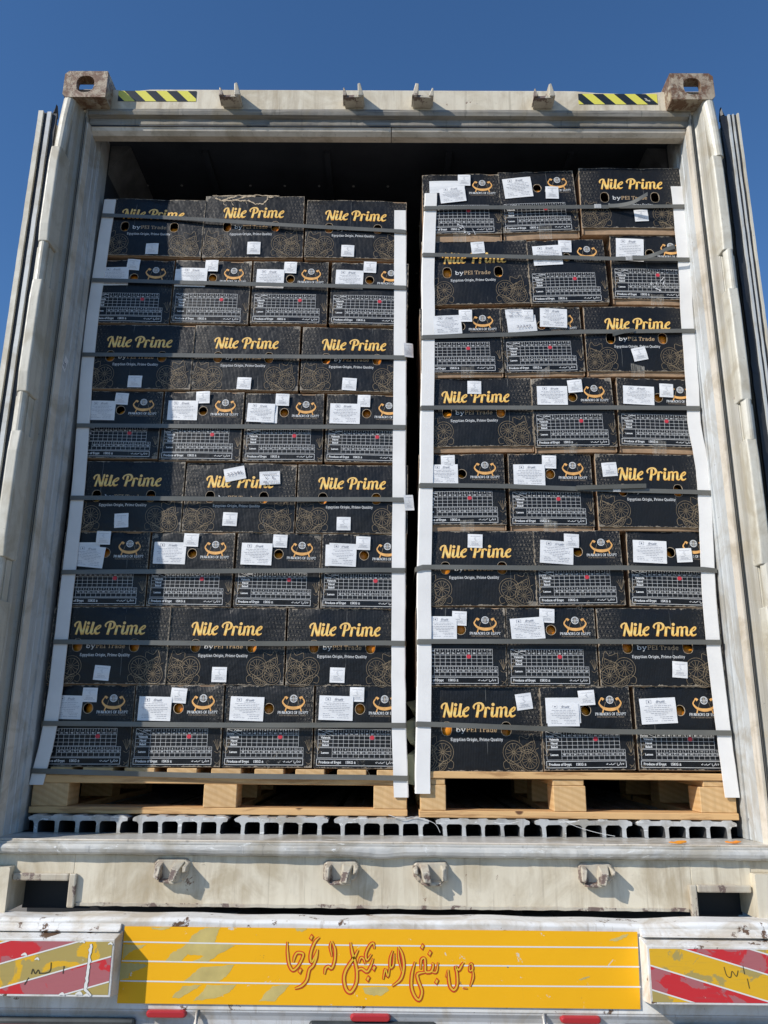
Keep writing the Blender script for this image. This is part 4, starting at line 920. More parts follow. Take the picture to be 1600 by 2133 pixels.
LOB=[([(86,226),(74,184),(102,138),(160,113)],[18,36,30,26]),([(166,125),(142,250),(112,381)],[20,34,42]),([(166,112),(194,240),(238,379)],[40,54,50]),([(293,106),(268,260),(246,378)],[34,42,46]),
([(350,198),(326,310),(326,352),(360,362),(402,322)],[50,52,46,28,14]),([(455,122),(422,300),(422,350),(456,364),(500,320)],[50,54,46,26,14]),
([(505,286),(560,262),(600,226),(602,196),(570,198),(520,244),(500,305),(525,355),(572,352),(602,330)],[12,22,30,30,28,40,52,48,28,12]),
([(722,226),(704,186),(735,138),(800,112),(866,126),(892,178),(868,235),(812,264)],[18,36,28,28,40,52,38,18]),([(806,138),(786,260),(760,380)],[48,50,52]),
([(948,190),(934,285),(918,380)],[46,48,50]),([(944,240),(975,196),(1012,208),(1022,230)],[14,26,38,30]),
([(1082,190),(1062,310),(1064,352),(1098,358),(1142,310)],[50,52,46,26,14]),
([(1176,188),(1162,285),(1148,378)],[46,48,50]),([(1168,240),(1210,196),(1250,206),(1246,290),(1232,379)],[14,26,44,48,50]),([(1250,240),(1300,194),(1346,206),(1338,290),(1334,344),(1370,358),(1412,318)],[14,26,44,50,46,28,14]),
([(1424,286),(1480,262),(1516,226),(1516,196),(1486,198),(1440,244),(1420,305),(1442,355),(1490,352),(1524,328)],[12,22,30,30,28,40,52,48,28,12])]
def brand(mb,x0,z0,width,y):
    k=width/1480; 
    def T(p): return (x0+(p[0]-55)*k, z0+(382-p[1])*k*1.02)
    for i,(pts,w_) in enumerate(LOB): mb.ribbon([(T(p)[0]-.0006,T(p)[1]-.0009) for p in pts],[(q+16)*k for q in w_],y-.00001*i,6)
    for i,(pts,w_) in enumerate(LOB): mb.ribbon([T(p) for p in pts],[q*k for q in w_],y-.0003-.00001*i,2)
    for p in ((352,146),(1090,140)):
        c=T(p); mb.disc(c[0]-.0004,c[1]-.0008,36*k,36*k,y-.0002,6); mb.disc(c[0],c[1],31*k,31*k,y-.0005,2)
def plate(mb,hw,h,holes,y,m,mrim,mback):
    outer=[(-hw,0),(hw,0),(hw,h),(-hw,h)]; loops=[outer]+holes
    allp=[p for l in loops for p in l]
    tri=tessellate_polygon([[Vector((p[0],p[1],0)) for p in l] for l in loops])
    for yy,mm in ((y,m),(y+.004,mback)):
        b=len(mb.v); mb.v += [(p[0],yy,p[1]) for p in allp]
        for t in tri: mb.f.append(tuple(b+i for i in t)); mb.m.append(mm)
    for l in loops:
        b=len(mb.v); k=len(l); mb.v += [(p[0],y,p[1]) for p in l]+[(p[0],y+.004,p[1]) for p in l]
        for i in range(k): mb.f.append((b+i,b+(i+1)%k,b+k+(i+1)%k,b+k+i)); mb.m.append(mrim)
def oval(cx,cz,rx,rz,pw=.8,n=22):
    return [(cx+rx*math.copysign(abs(math.cos(t))**pw,math.cos(t)),cz+rz*math.copysign(abs(math.sin(t))**pw,math.sin(t))) for t in [2*math.pi*i/n for i in range(n)]]
def slice_(mb,cx,cz,rx,rz,y,m,a=0,n=12,half=None,w=.0009):
    def P(r,t):
        x=rx*r*math.cos(t); z=rz*r*math.sin(t); return (cx+x*math.cos(a)-z*math.sin(a),cz+x*math.sin(a)+z*math.cos(a))
    a0,a1=(0,2*math.pi) if half is None else (half,half+math.pi)
    for r in (1,.80):
        pts=[P(r,a0+(a1-a0)*i/26) for i in range(27)]
        if r==.80: pts=[P(r-.05*abs(math.cos((a0+(a1-a0)*i/26)*n/2)),a0+(a1-a0)*i/26) for i in range(27)]
        mb.ribbon(pts,w*(1.2 if r==1 else 1),y-.00001*int(r*10),m,smooth=False)
    if half is not None: mb.ribbon([P(1,a0),P(1,a1)],w,y,m,smooth=False)
    k=n if half is None else n//2
    for i in range(k+(1 if half is not None else 0)):
        t=a0+(a1-a0)*i/k+.12; mb.ribbon([P(.10,t),P(.76,t)],w,y-.00015,m,smooth=False)
    mb.ring(cx,cz,rx*.09,rz*.09,w,y-.0002,m,n=10)
def cluster(mb,x0,sgn,y,m):
    f=lambda x: x0+sgn*x
    slice_(mb,f(.000),.058,.0345,.036,y,m,n=12)
    slice_(mb,f(-.043),.082,.027,.028,y-.0003,m,a=sgn*-.45,half=math.pi if sgn>0 else math.pi,n=10)
    slice_(mb,f(-.050),.034,.030,.034,y-.0006,m,a=sgn*-.5,n=13)
    slice_(mb,f(-.012),.019,.028,.020,y-.0009,m,a=sgn*.6,half=math.pi,n=12)
    mb.ribbon([(f(-.070),.082),(f(-.060),.115),(f(-.046),.100),(f(-.022),.108),(f(-.020),.090)],.0011,y-.001,m)
    mb.ribbon([(f(.020),.036),(f(.034),.026),(f(.030),.008),(f(.016),.010)],.0011,y-.001,m)
    mb.ribbon([(f(-.082),.072),(f(-.070),.064),(f(-.078),.050),(f(-.066),.046)],.0010,y-.001,m)
HN=.262
# ---- script carton front: slots 0 board 1 cut edge 2 gold 3 white 4 line art 5 kraft back 6 halo 7 tan
import bmesh
def warp_fn(seed,hw):
    rn=random.Random(seed); A=rn.uniform(.0015,.0045); B=rn.uniform(.0003,.0009); p1,p2=rn.uniform(0,6),rn.uniform(0,6); C=[rn.uniform(-.003,.006) for _ in range(9)]; s0=rn.uniform(-.2,.2)
    def f(x,z):
        u=max(-1,min(1,x/hw)); t=max(0,min(1,z/HN))
        y=-A*(1-u*u)*(math.sin(math.pi*t)**.8 if 0<t<1 else 0)*(1+s0*u)
        y+=B*math.sin(9*x/hw*.5+p1)*math.sin(5*t+p2)
        k=(u+1)*4; i=min(7,int(k)); c=C[i]*(1-(k-i))+C[i+1]*(k-i)
        y+=max(0,c)*math.exp(-((1-t)/.05)**2)+.5*max(0,-c)*math.exp(-(t/.05)**2)
        return y
    return f
def warp(me,f,seed):
    bm=bmesh.new(); bm.from_mesh(me)
    for _ in range(6):
        bmesh.ops.triangulate(bm,faces=[q for q in bm.faces if len(q.verts)>3])
        es=[e for e in bm.edges if e.calc_length()>.024]
        if not es: break
        bmesh.ops.subdivide_edges(bm,edges=es,cuts=1)
    bmesh.ops.triangulate(bm,faces=[q for q in bm.faces if len(q.verts)>3])
    for v in bm.verts: v.co.y+=f(v.co.x,v.co.z)
    bm.to_mesh(me); bm.free(); me.update(); return me
WARPS={}
def variants(make,hw,base,n=4):
    out=[]
    for i in range(n):
        me=make(); f=warp_fn(base+i,hw); warp(me,f,base+i); WARPS[me.name]=f; out.append(me)
    return out
def front_script():
    mb=MB(); hw=.2
    holes=[oval(-.2+.232*.4,.497*HN,.0165,.0220,.80),oval(-.2+.716*.4,.497*HN,.0165,.0220,.80)]
    plate(mb,hw,HN,holes,0,0,1,5)
    for hl in holes: 
        mb.ribbon(hl,.0010,-.0004,1,smooth=False,closed=True)
    brand(mb,-.2+.186*.4,.632*HN,.246,-.0004)
    slab(mb,'by ',-.2+.305*.4,.460*HN,.0150,.040,-.0006,3)
    slab(mb,'PEI Trade',-.2+.390*.4,.460*HN,.0145,.101,-.0006,7)
    slab(mb,'Egyptian Origin, Prime Quality',-.2+.262*.4,.354*HN,.0094,.170,-.0006,3)
    cluster(mb,-.2+.079,1,-.0005,4); cluster(mb,.2-.092,-1,-.0005,4)
    return mb.mesh('front_panel_script',[MT['board_n'],MT['cut'],MT['gold'],MT['whiteprint'],MT['lineart'],MT['kraft_dark'],MT['halo'],MT['tanprint']])
# ---- table carton front: 0 board 1 cut 2 boat 3 white 4 line art 5 kraft back 6 red 7 dim 
def front_table(red):
    mb=MB(); hw=.15; w=.3
    X=lambda f:-.15+f*w
    Zf=lambda f:f*HN
    holes=[oval(X(.50),Zf(.712),.0165,.0170,1.0)]
    plate(mb,hw,HN,holes,0,0,1,5)
    mb.ribbon(holes[0],.0014,-.0004,1,smooth=False,closed=True)
    y=-.0005; lw=.00085
    def ln(x0,z0,x1,z1,ww=lw,yo=0): mb.ribbon([(x0,z0),(x1,z1)],ww,y-yo,3,smooth=False)
    # first table
    xl,xc,xr=X(.04),X(.207),X(.845); zt_,zb_=Zf(.462),Zf(.250)
    rh=(zt_-zb_)
    zr=[zt_,zt_-rh*.36,zt_-rh*.575,zt_-rh*.79,zb_]
    for z in zr: ln(xl,z,xr,z)
    cwid=(xr-xc)/11
    ln(xl,zb_,xl,zt_,yo=.0001); ln(xr,zb_,xr,zt_,yo=.0001)
    for i in range(11): ln(xc+i*cwid,zb_,xc+i*cwid,zt_,yo=.0001)
    ln(xl,zt_,xc,zr[1],.001,yo=.0002)
    for i,(a,b) in enumerate(zip('0 1 2 3 4 5 6 7 8 9 10'.split(),'36 40 48 56 64 72 80 88 100 113 125'.split())):
        x=xc+(i+.5)*cwid
        text(mb,a,x,zt_-rh*.085,.0086,y-.0003,3); text(mb,b,x,zt_-rh*.26,.0086,y-.0003,3,sx=.82 if len(b)>2 else 1,bold=.012)
    text(mb,'Caliber',xc-.013,zt_-rh*.10,.0088,y-.0004,3,bold=.02); text(mb,'Variety',xl+.012,zr[1]+.0048,.0088,y-.0004,3,bold=.02)
    for i,t in enumerate(('Valencia','Navel','Baladi')): text(mb,t,(xl+xc)/2,(zr[i+1]+zr[i+2])/2,.0095,y-.0003,3,bold=.04)
    # second table
    xr2=X(.90); xc2=X(.200); z1,z0=Zf(.241),Zf(.122); h2=z1-z0
    for z in (z1,z0): ln(xl-.001,z,xr2,z)
    for z in (z1-h2*.34,z1-h2*.62): ln(xc2,z,xr2,z,yo=.00005)
    ln(xl-.001,z0,xl-.001,z1,yo=.0001); cw2=(xr2-xc2)/12
    for i in range(13): ln(xc2+i*cw2,z0,xc2+i*cw2,z1,yo=.0001)
    for i,(a,b) in enumerate(zip('2 3 4 5 6 7 8 9 10 11 12 13'.split(),'48 56 64 72 80 88 100 113 125 138 150 180'.split())):
        x=xc2+(i+.5)*cw2
        text(mb,a,x,z1-h2*.17,.0084,y-.0003,3); text(mb,b,x,z1-h2*.48,.0084,y-.0003,3,sx=.82 if len(b)>2 else 1,bold=.012)
    text(mb,'Lemon',(xl+xc2)/2,(z0+z1)/2,.0092,y-.0003,3,bold=.04)
    # strip
    a0,a1=Zf(.106),Zf(.030)
    for z in (a0,a1): ln(xl-.003,z,xr2,z,.0015)
    ln(xl-.003,a1,xl-.003,a0,.0015,.0001); ln(xr2,a1,xr2,a0,.0015,.0001)
    zc_=(a0+a1)/2
    text(mb,'Produce of Egypt',xl+.004,zc_,.0112,y-.0003,3,align='LEFT',bold=.035,sx=.95); text(mb,'15KG \u00b1',xl+.092,zc_,.0112,y-.0003,3,align='LEFT',bold=.035,sx=.95)
    # arabic line as pen strokes
    ax=xr2-.066; az=zc_
    for pts in ([(0,.001),(.003,-.001),(.006,.001),(.004,.003)],[(.009,-.001),(.013,-.001),(.017,0),(.018,.003)],[(.018,-.001),(.022,-.002),(.024,.0005)],[(.024,0),(.028,.001),(.030,.004)],
                [(.036,.004),(.037,-.003),(.041,-.004),(.043,-.001)],[(.043,0),(.047,0),(.047,.006)],[(.049,-.003),(.051,.000),(.053,.003)],[(.054,-.001),(.057,-.001),(.058,.002),(.055,.002)]):
        mb.ribbon([(ax+p[0],az+p[1]) for p in pts],.0015,y-.0003,3)
    # red mark
    col=7 if red=='high' else 6
    xd=xc+(col+.45)*cwid; mb.disc(xd,(zr[1]+zr[2])/2+.001,.0078,.0070,y-.0012,6,n=14)
    # boat emblem
    bx,bz=X(.775),Zf(.768)
    top=[(-.030,.018),(-.037,.006),(-.029,-.006),(-.017,-.0125),(0,-.0150),(.017,-.0125),(.029,-.006),(.037,.006),(.030,.018)]
    wds=[.003,.0045,.0065,.009,.0105,.009,.0065,.0045,.003]
    mb.ribbon([(bx+p[0],bz+p[1]+.002) for p in top],wds,y-.0004,2)
    for sg in (-1,1):
        mb.ribbon([(bx+sg*.031,bz+.019),(bx+sg*.027,bz+.023),(bx+sg*.021,bz+.018)],[.003,.006,.009],y-.0007,2)
        mb.ribbon([(bx+sg*.0235,bz-.011),(bx+sg*.0275,bz-.0235)],[.004,.004],y-.0008,2,smooth=False)
        mb.ribbon([(bx+sg*.015,bz+.012),(bx+sg*.0205,bz-.005)],.0012,y-.0009,4,smooth=False)
    mb.disc(bx,bz+.018,.0128,.0128,y-.0006,3,n=20); 
    mb.ring(bx,bz+.018,.0098,.0098,.0007,y-.0009,0,n=16)
    for dx in (-.0085,.0085):
        for dz in (.004,-.004): mb.rect(bx+dx-.0012,bz+.018+dz-.0014,bx+dx+.0012,bz+.018+dz+.0014,y-.0010,0)
    mb.ribbon([(bx-.004,bz+.010),(bx-.0045,bz+.018),(bx-.003,bz+.026)],.0022,y-.0010,0); mb.ribbon([(bx+.004,bz+.010),(bx+.0045,bz+.018),(bx+.003,bz+.026)],.0022,y-.0010,0)
    mb.ribbon([(bx,bz+.009),(bx,bz+.027)],.0026,y-.0011,4,smooth=False)
    mb.ribbon([(bx-.011,bz+.018),(bx+.011,bz+.018)],.0010,y-.0012,3,smooth=False)
    slab(mb,'PHARAOHS OF EGYPT',X(.598),Zf(.648),.0088,.104,y-.0004,3)
    slab(mb,'FOR INTERNATIONAL TRADE'.replace('N','H').replace('L','I').replace('D','O'),X(.635),Zf(.617),.0048,.084,y-.0004,7) if False else text(mb,'FOR INTERNATIONAL TRADE',X(.77),Zf(.628),.0070,y-.0004,7,sx=.98)
    # plant line art at both sides
    for sg in (-1,1):
        cx=sg*.1375 if sg<0 else .139
        for a_ in (-.9,-.45,0,.5,.95):
            px=cx; pz=Zf(.20); mb.ribbon([(px,pz),(px+.008*math.sin(a_)*1.2,pz+.018),(px+.018*math.sin(a_),pz+.036*math.cos(a_*.6))],.0009,y-.0001*abs(a_),4)
        mb.ribbon([(cx-.010,Zf(.19)),(cx,Zf(.17)),(cx+.009,Zf(.20))],.0009,y-.0003,4); mb.ribbon([(cx-.008,Zf(.06)),(cx+.002,Zf(.045)),(cx+.009,Zf(.08))],.0009,y-.0003,4)
        mb.ribbon([(cx-.006,Zf(.02)),(cx+.004,Zf(.05)),(cx+.006,Zf(.02))],.0009,y-.0004,4)
    return mb.mesh('front_panel_table',[MT['board_t'],MT['cut'],MT['boat'],MT['whiteprint'],MT['lineart'],MT['kraft_dark'],MT['redprint'],MT['dimprint']])
ME_N=variants(front_script,.2,10,5); ME_TL=variants(lambda:front_table('high'),.15,30,5); ME_TR=variants(lambda:front_table('low'),.15,50,4)
# ---- inner tray: open behind the printed front, strip of bare board below it
def tray(hw,fl):
    mb=MB(); D=.39 if hw<.18 else .29; h=HN+fl; t=.004; hw2=hw-.0015
    mb.box(-hw2,-hw2+t,.0045,D,0,h,0); mb.box(hw2-t,hw2,.0045,D,0,h,0)
    mb.box(-hw2+t,hw2-t,D-t,D,0,h,0); mb.box(-hw2+t,hw2-t,.0045,D-t,h-t,h-.001,0); mb.box(-hw2+t,hw2-t,.0105,D-t,0,t,0)
    if fl>.006:
        # bare lower board, slightly bowed outward along the foot
        rings=[]
        for i in range(13):
            x=-hw2+.006+(2*hw2-.012)*i/12; bow=.003*math.sin(math.pi*i/12)
            rings.append([(x,.0095-bow,.0005),(x,.0085-bow,fl*.5),(x,.0095-bow,fl+.012),(x,.0135,fl+.012),(x,.0135,.0005)])
        mb.loft(rings,0)
    else: mb.box(-hw2+t,hw2-t,.0085,.0125,.0005,.02,0)
    return mb.mesh('tray',[MT['kraft']])
# ---- papers
def sheet(kind,seed):
    rn=random.Random(seed); mb=MB(); nx,nz=8,6
    amp=rn.uniform(.0015,.004); ph=rn.uniform(0,3)
    def Y(x,z): return -.0012-amp*(.5+.5*math.sin(3.2*x+ph))*(.35+.65*abs(z+.5)) - .0008*math.sin(7*z+ph)
    for i in range(nx):
        for j in range(nz):
            q=[(-.5+i/nx,-.5+j/nz),(-.5+(i+1)/nx,-.5+j/nz),(-.5+(i+1)/nx,-.5+(j+1)/nz),(-.5+i/nx,-.5+(j+1)/nz)]
            mb.face([(p[0],Y(*p),p[1]) for p in q],0)
    def dash(x0,x1,z,w_=.018,m=1):
        n=max(2,int((x1-x0)/.08)+1)
        P=[(x0+(x1-x0)*k/(n-1),z) for k in range(n)]; b=len(mb.v)
        for p in P: mb.v += [(p[0],Y(*p)-.0005,p[1]-w_/2),(p[0],Y(*p)-.0005,p[1]+w_/2)]
        for k in range(n-1): mb.f.append((b+2*k,b+2*k+2,b+2*k+3,b+2*k+1)); mb.m.append(m)
    def words(x0,x1,z,w_=.016,m=1):
        x=x0
        while x<x1-.03:
            l=rn.uniform(.03,.11); dash(x,min(x+l,x1),z,w_,m); x+=l+.018
    if kind=='p':
        ymin=min(Y(.1,.35),Y(.3,.35))-.0008
        text(mb,'fruit',.06,.36,.15,ymin,1,shear=.35,bold=0.01)
        for e in ((-.30,.30,-.30,.42),(-.16,.30,-.16,.42)): pass
        for (x0,z0,x1,z1) in ((-.31,.29,-.18,.29),(-.31,.43,-.18,.43)): dash(x0,x1,z0,.010)
        for x in (-.31,-.18): mb.ribbon([(x,.29),(x,.43)],.010,Y(x,.36)-.0006,1,smooth=False)
        mb.disc(-.245,.36,.022,.03,Y(-.245,.36)-.0007,2,n=10)
        dash(-.10,.24,.27,.010)
        for z,a,b in ((.20,-.36,.36),(.13,-.28,.30),(.05,-.40,.40),(-.02,-.36,.38),(-.09,-.22,.26),(-.16,-.12,.20)): words(a,b,z)
        for z,a,b in ((-.24,-.38,-.18),(-.31,-.38,-.16),(-.38,-.38,-.02),(-.24,.02,.38),(-.31,.08,.36),(-.39,.05,.38)): words(a,b,z)
    elif kind=='s':
        words(-.32,.34,.33,.02)
        for z,a,b in ((.24,-.05,.06),(.16,-.10,.04),(.08,-.05,.06),(0,0,.10),(-.08,-.26,.02)): dash(a,b,z,.016)
        for z,a,b in ((-.18,-.26,.24),(-.25,-.26,.24),(-.33,-.36,.36)): words(a,b,z,.02)
    elif kind=='t': text(mb,'22346',0,.02,.30,Y(0,0)-.003,2,bold=0.0)
    elif kind=='v':
        text(mb,'22349',.05,-.20,.20,Y(0,0)-.004,2)
    elif kind=='u':
        yy=Y(0,0)-.003
        for x in (-.3,-.2,-.1,.02,.12,.22,.3): mb.ribbon([(x-.04,.22),(x,.30),(x+.03,.22),(x+.05,.27)],.025,yy,1)
        text(mb,'V . B',0,-.02,.24,yy,2); text(mb,'88',-.22,-.32,.2,yy,2)
        for x in (0,.12,.24,.34): mb.ribbon([(x-.04,-.34),(x,-.27),(x+.03,-.34)],.025,yy,1)
    return mb.mesh('paper_'+kind,[MT['paper'],MT['ink'],MT['inkdark']])
SH={k:[sheet(k,11*i+ord(k)) for i in range(4)] for k in 'pqstuv'}
# ---- torn top edge for one carton
def torn():
    rn=random.Random(3); mb=MB()
    def rag(pts,w0,y,m):
        P=[]
        for i in range(len(pts)-1):
            for k in range(6):
                t=k/6; P.append((pts[i][0]*(1-t)+pts[i+1][0]*t,pts[i][1]*(1-t)+pts[i+1][1]*t+rn.uniform(-.0022,.0022)))
        P.append(pts[-1]); mb.ribbon(P,[w0*rn.uniform(.3,1.5) for _ in P],y,m,smooth=False)
    rag([(-.150,-.008),(-.125,-.018),(-.09,-.006),(-.07,0)],.0045,-.0012,0)
    rag([(-.125,-.018),(-.085,-.020),(-.04,-.004),(0,-.002)],.0045,-.0016,0)
    rag([(-.085,-.014),(-.05,-.022),(-.025,-.018),(.003,-.034),(.03,-.034),(.047,-.014),(.045,-.004),(.07,-.003)],.0050,-.0020,0)
    rag([(-.115,-.022),(-.118,-.034),(-.105,-.040)],.0018,-.0010,0); rag([(-.09,-.022),(-.085,-.034),(-.08,-.040)],.0018,-.0010,0); rag([(-.035,-.020),(-.030,-.034),(-.015,-.040)],.0018,-.0010,0)
    mb.face([(-.14,-.0007,-.008),(-.09,-.0007,-.014),(-.03,-.0007,-.018),(.005,-.0007,-.032),(.03,-.0007,-.032),(.045,-.0007,-.012),(.045,-.0007,-.002),(0,-.0007,-.001),(-.08,-.0007,-.002)][::-1],1)
    rag([(-.16,.0015),(-.08,.003),(-.02,.0045),(.05,.003),(.09,.001)],.0035,-.0015,0)
    return mb.mesh('torn_edge',[MT['cut'],MT['dark']])
ME_TORN=torn()
ORD=['first','second','third','fourth']
def rowname(row):
    return {8:'top row',7:'second row down',6:'third row down',5:'fourth row down',4:'fifth row down',3:'third row up',2:'second row up',1:'bottom row'}[row]
def colname(i,n):
    if i==0: return 'leftmost'
    if i==n-1: return 'rightmost'
    if n==3: return 'middle'
    return ['','second from left','third from left'][i]
tray_cache={}; cart={}; fronts={}
rng=random.Random(5)
for side,row,i,k,cx,cy,cz,w_,h_,fl,roll in CARTONS:
    n=4 if (side=='L' and k=='T') else 3
    sd='left' if side=='L' else 'right'
    root=empty('fruit_carton',(cx,cy,cz)); root.rotation_euler=(0,-roll,R(rng.uniform(-.5,.5)))
    look='black carton with gold script' if k=='N' else 'black carton with white size table'
    if (side,row,i)==('L',8,1): look='torn-topped black carton with gold script'
    if (side,row,i)==('L',4,1): look='black carton with number 22346 slip'
    if (side,row,i)==('R',6,1): look='black carton with number 22349 slip'
    if (side,row,i)==('R',7,2): look='taped black carton with white size table'
    tag(root,'%s, %s in %s, %s pallet'%(look,colname(i,n),rowname(row),sd),'carton','black fruit cartons stacked on the two pallets')
    hw=.2 if k=='N' else .15
    sx=w_/(2*hw); fq=round(fl*200)/200; sz=(h_-fl)/HN
    key=(k,fq)
    if key not in tray_cache: tray_cache[key]=tray(hw,fq)
    place('tray',tray_cache[key],root,(0,0,0),(0,0,0),(sx,1,h_/(HN+fq)))
    vs_=ME_N if k=='N' else (ME_TL if side=='L' else ME_TR); me=vs_[(row*3+i*2+(1 if side=='R' else 0)+row//3)%len(vs_)]
    fp=place('front_panel',me,root,(0,0,fl),(0,0,0),(sx,1,sz))
    cart[(side,row,i)]=(root,cx,cy,cz,w_,h_,fl,sx,sz); fronts[(side,row,i)]=WARPS[me.name]
    if (side,row,i)==('L',8,1): place('torn_edge',ME_TORN,root,(0,0,h_),(0,0,0),(1.05,1,1.05))
    if (side,row,i) in ((  'R',7,2),('L',5,0),('L',1,3),('L',1,2),('R',8,0),('R',3,1)):
        rq=random.Random(row*9+i); q=MB()
        for _ in range(7):
            x0=rq.uniform(-.02,.05); z0=fl+rq.uniform(-.004,.05)+(.04 if row in(7,5) else 0); P=[(x0,z0)]
            for _k in range(4): P.append((P[-1][0]+rq.uniform(-.008,.008),P[-1][1]+rq.uniform(-.012,.012)))
            q.ribbon(P,[.0006,rq.uniform(.001,.004),.0015,.001,.0004],-.0022-.0003*_,0)
        q.build('tape_scrap_glint',MT['paper'] if row in (7,8) else MT['tape'],root)  # torn tape scraps; the opaque white ribbons are painted glints
    if fl>.011 and (k=='T' or rng.random()<.3):
        tp=MB(); 
        for j in range(6):
            z0=fl+.03-(fl+.032)*j/6; z1=fl+.03-(fl+.032)*(j+1)/6; yy=lambda z:(-.0012 if z>fl else -.0012+.006*min(1,(fl-z)/.01))
            tp.face([(-.024,yy(z0),z0),(.024,yy(z0),z0),(.024,yy(z1),z1),(-.024,yy(z1),z1)])
        o=tp.build('clear_tape',MT['tape'],root); o.location=(rng.uniform(-.02,.02),0,0)
cnt={}
for side,row,i,k,px,pz,pw,ph,rot in PAPERS:
    root,cx,cy,cz,w_,h_,fl,sx,sz=cart[(side,row,i)]
    j=cnt.get((side,row,i),0); cnt[(side,row,i)]=j+1
    nm={'p':'address_label','q':'backing_label','s':'lot_sticker','t':'number_slip','u':'handwritten_slip','v':'number_slip'}[k]
    wy=min(fronts[(side,row,i)](max(-w_/2,min(w_/2,px-cx+dx_*pw*.5))/sx,(pz-cz-fl+dz_*ph*.5)/sz) for dx_ in (-1,0,1) for dz_ in (-1,0,1))
    place(nm,SH[k][rng.randrange(4)],root,(px-cx,min(0,wy)-.0008-.0014*j,pz-cz),(0,R(rot)+rng.uniform(-.01,.01),0),(pw*.985,1,ph*.985))
# ------------------------------------------------------------------ oranges behind the hand holes
def orange_mesh():
    mb=MB(); mb.sphere((0,0,0),.036,nu=24,nv=16,sq=(1,1,.96)); mb.sphere((0,0,.0345),.0025,nu=6,nv=4); return mb.mesh('orange',[MT['orange']],smooth=True)
ME_O=orange_mesh()
BR={('R',1,0,0):(.004,-.004,.041),('R',5,0,0):(.004,-.020,.043),('R',6,2,0):(.004,-.024,.043),('R',7,0,1):(.004,-.024,.043),('L',2,2,1):(.006,-.006,.045),('L',2,1,1):(.008,-.010,.046),('L',2,2,0):(-.008,-.012,.050),('R',2,2,1):(.006,-.020,.045),('R',2,1,0):(.002,-.006,.047),('R',4,2,1):(-.002,-.010,.047),
    ('L',2,0,1):(.004,-.004,.050),('L',2,0,0):(0,-.01,.052),('L',2,1,0):(0,-.006,.052),('R',8,2,0):(0,-.022,.060),('R',8,2,1):(0,-.022,.06),('R',3,0,1):(.004,-.006,.052)}
for (side,row,i),(root,cx,cy,cz,w_,h_,fl,sx,sz) in cart.items():
    k='N' if abs(w_-.4)<.06 else 'T'
    hs=[(-.2+.232*.4,.497*HN),(-.2+.716*.4,.497*HN)] if k=='N' else [(0,.712*HN)]
    n=4 if (side=='L' and k=='T') else 3
    for hi,(hx,hz) in enumerate(hs):
        d=BR.get((side,row,i,hi))
        if d is None:
            d=(rng.uniform(-.014,.014),rng.uniform(-.022,.004),rng.uniform(.042,.052))
        o=place('orange',ME_O,None,(cx+hx*sx+d[0],cy+d[2],cz+fl+hz*sz+d[1]),(rng.uniform(-1,1),rng.uniform(-1,1),0))
        hn='round' if k=='T' else ('left' if hi==0 else 'right')
        tag(o,'orange in %s hand hole of %s carton, %s, %s pallet'%(hn,colname(i,n),rowname(row),'left' if side=='L' else 'right'),'orange','oranges seen through carton hand holes')
# ------------------------------------------------------------------ pallets
def wood(mb_args,name,mat,parent,bev=.002):
    s=MB(); s.box(*mb_args); return s.build(name,mat,parent,bevel=bev,seg=1)
PL=empty('wooden_pallet',(-.52,.235,.232)); tag(PL,'pine pallet with nine top boards under the left carton stack','pallet','wooden pallets on the container floor')
def addb(parent,name,x0,x1,y0,y1,z0,z1,mat,bev=.002):
    c=((x0+x1)/2,(y0+y1)/2,(z0+z1)/2); s=MB(); s.box(x0-c[0],x1-c[0],y0-c[1],y1-c[1],z0-c[2],z1-c[2]); o=s.build(name,mat,parent,bevel=bev,seg=1)
    o.location=(c[0]-parent.location.x,c[1]-parent.location.y,c[2]-parent.location.z); return o
for a,b in ((96,141),(164,227),(252,316),(342,405),(435,498),(526,587),(612,673),(700,761),(783,845)):
    f=lambda u:-1.117+(u-66)*(1.196/782)
    addb(PL,'top_board',f(a)+.002,f(b)+.002,.236,1.20,.359,.381,MT['woodend'])
addb(PL,'lead_board',-1.120,.078,.234,.330,.3335,.3585,MT['woodx'])
def pallet_bottom(P,x0,x1,y): return addb(P,'bottom_board',x0,x1,y,y+.098,.2420,.2625,MT['woodx'])
for a,b in ((-1.118,-1.002),(-.570,-.464),(-.028,.078)):
    for y_ in (.234,.66,1.10): addb(PL,'block',a,b,y_,y_+.098,.2630,.3330,MT['woodend'])
pallet_bottom(PL,-1.123,.080,.2325)
for a,b in ((-1.116,-1.004),(-.568,-.466),(-.026,.076)): addb(PL,'runner',a,b,.332,1.20,.2420,.2625,MT['woody'])
PR=empty('wooden_pallet',(.62,.20,.25)); tag(PR,'pine pallet with full-width front board under the right carton stack','pallet','wooden pallets on the container floor')
addb(PR,'top_board',.118,1.112,.200,.298,.3590,.3800,MT['woodx'])
for y_ in (.33,.50,.67,.84,1.02): addb(PR,'top_board',.118,1.112,y_,y_+.098,.3590,.3800,MT['woodx'])
for a,b in ((.124,.198),(.538,.636),(1.012,1.108)): addb(PR,'stringer_board',a,b,.206,1.12,.3400,.3585,MT['woodend'])
for a,b in ((.120,.200),(.538,.640),(.998,1.110)):
    for y_ in (.204,.60,1.02): addb(PR,'block',a,b,y_,y_+.10,.2630,.3395,MT['woodend'])
pallet_bottom(PR,.116,1.113,.2005)
for a,b in ((.122,.198),(.540,.638),(1.0,1.108)): addb(PR,'runner',a,b,.300,1.12,.2420,.2625,MT['woody'])
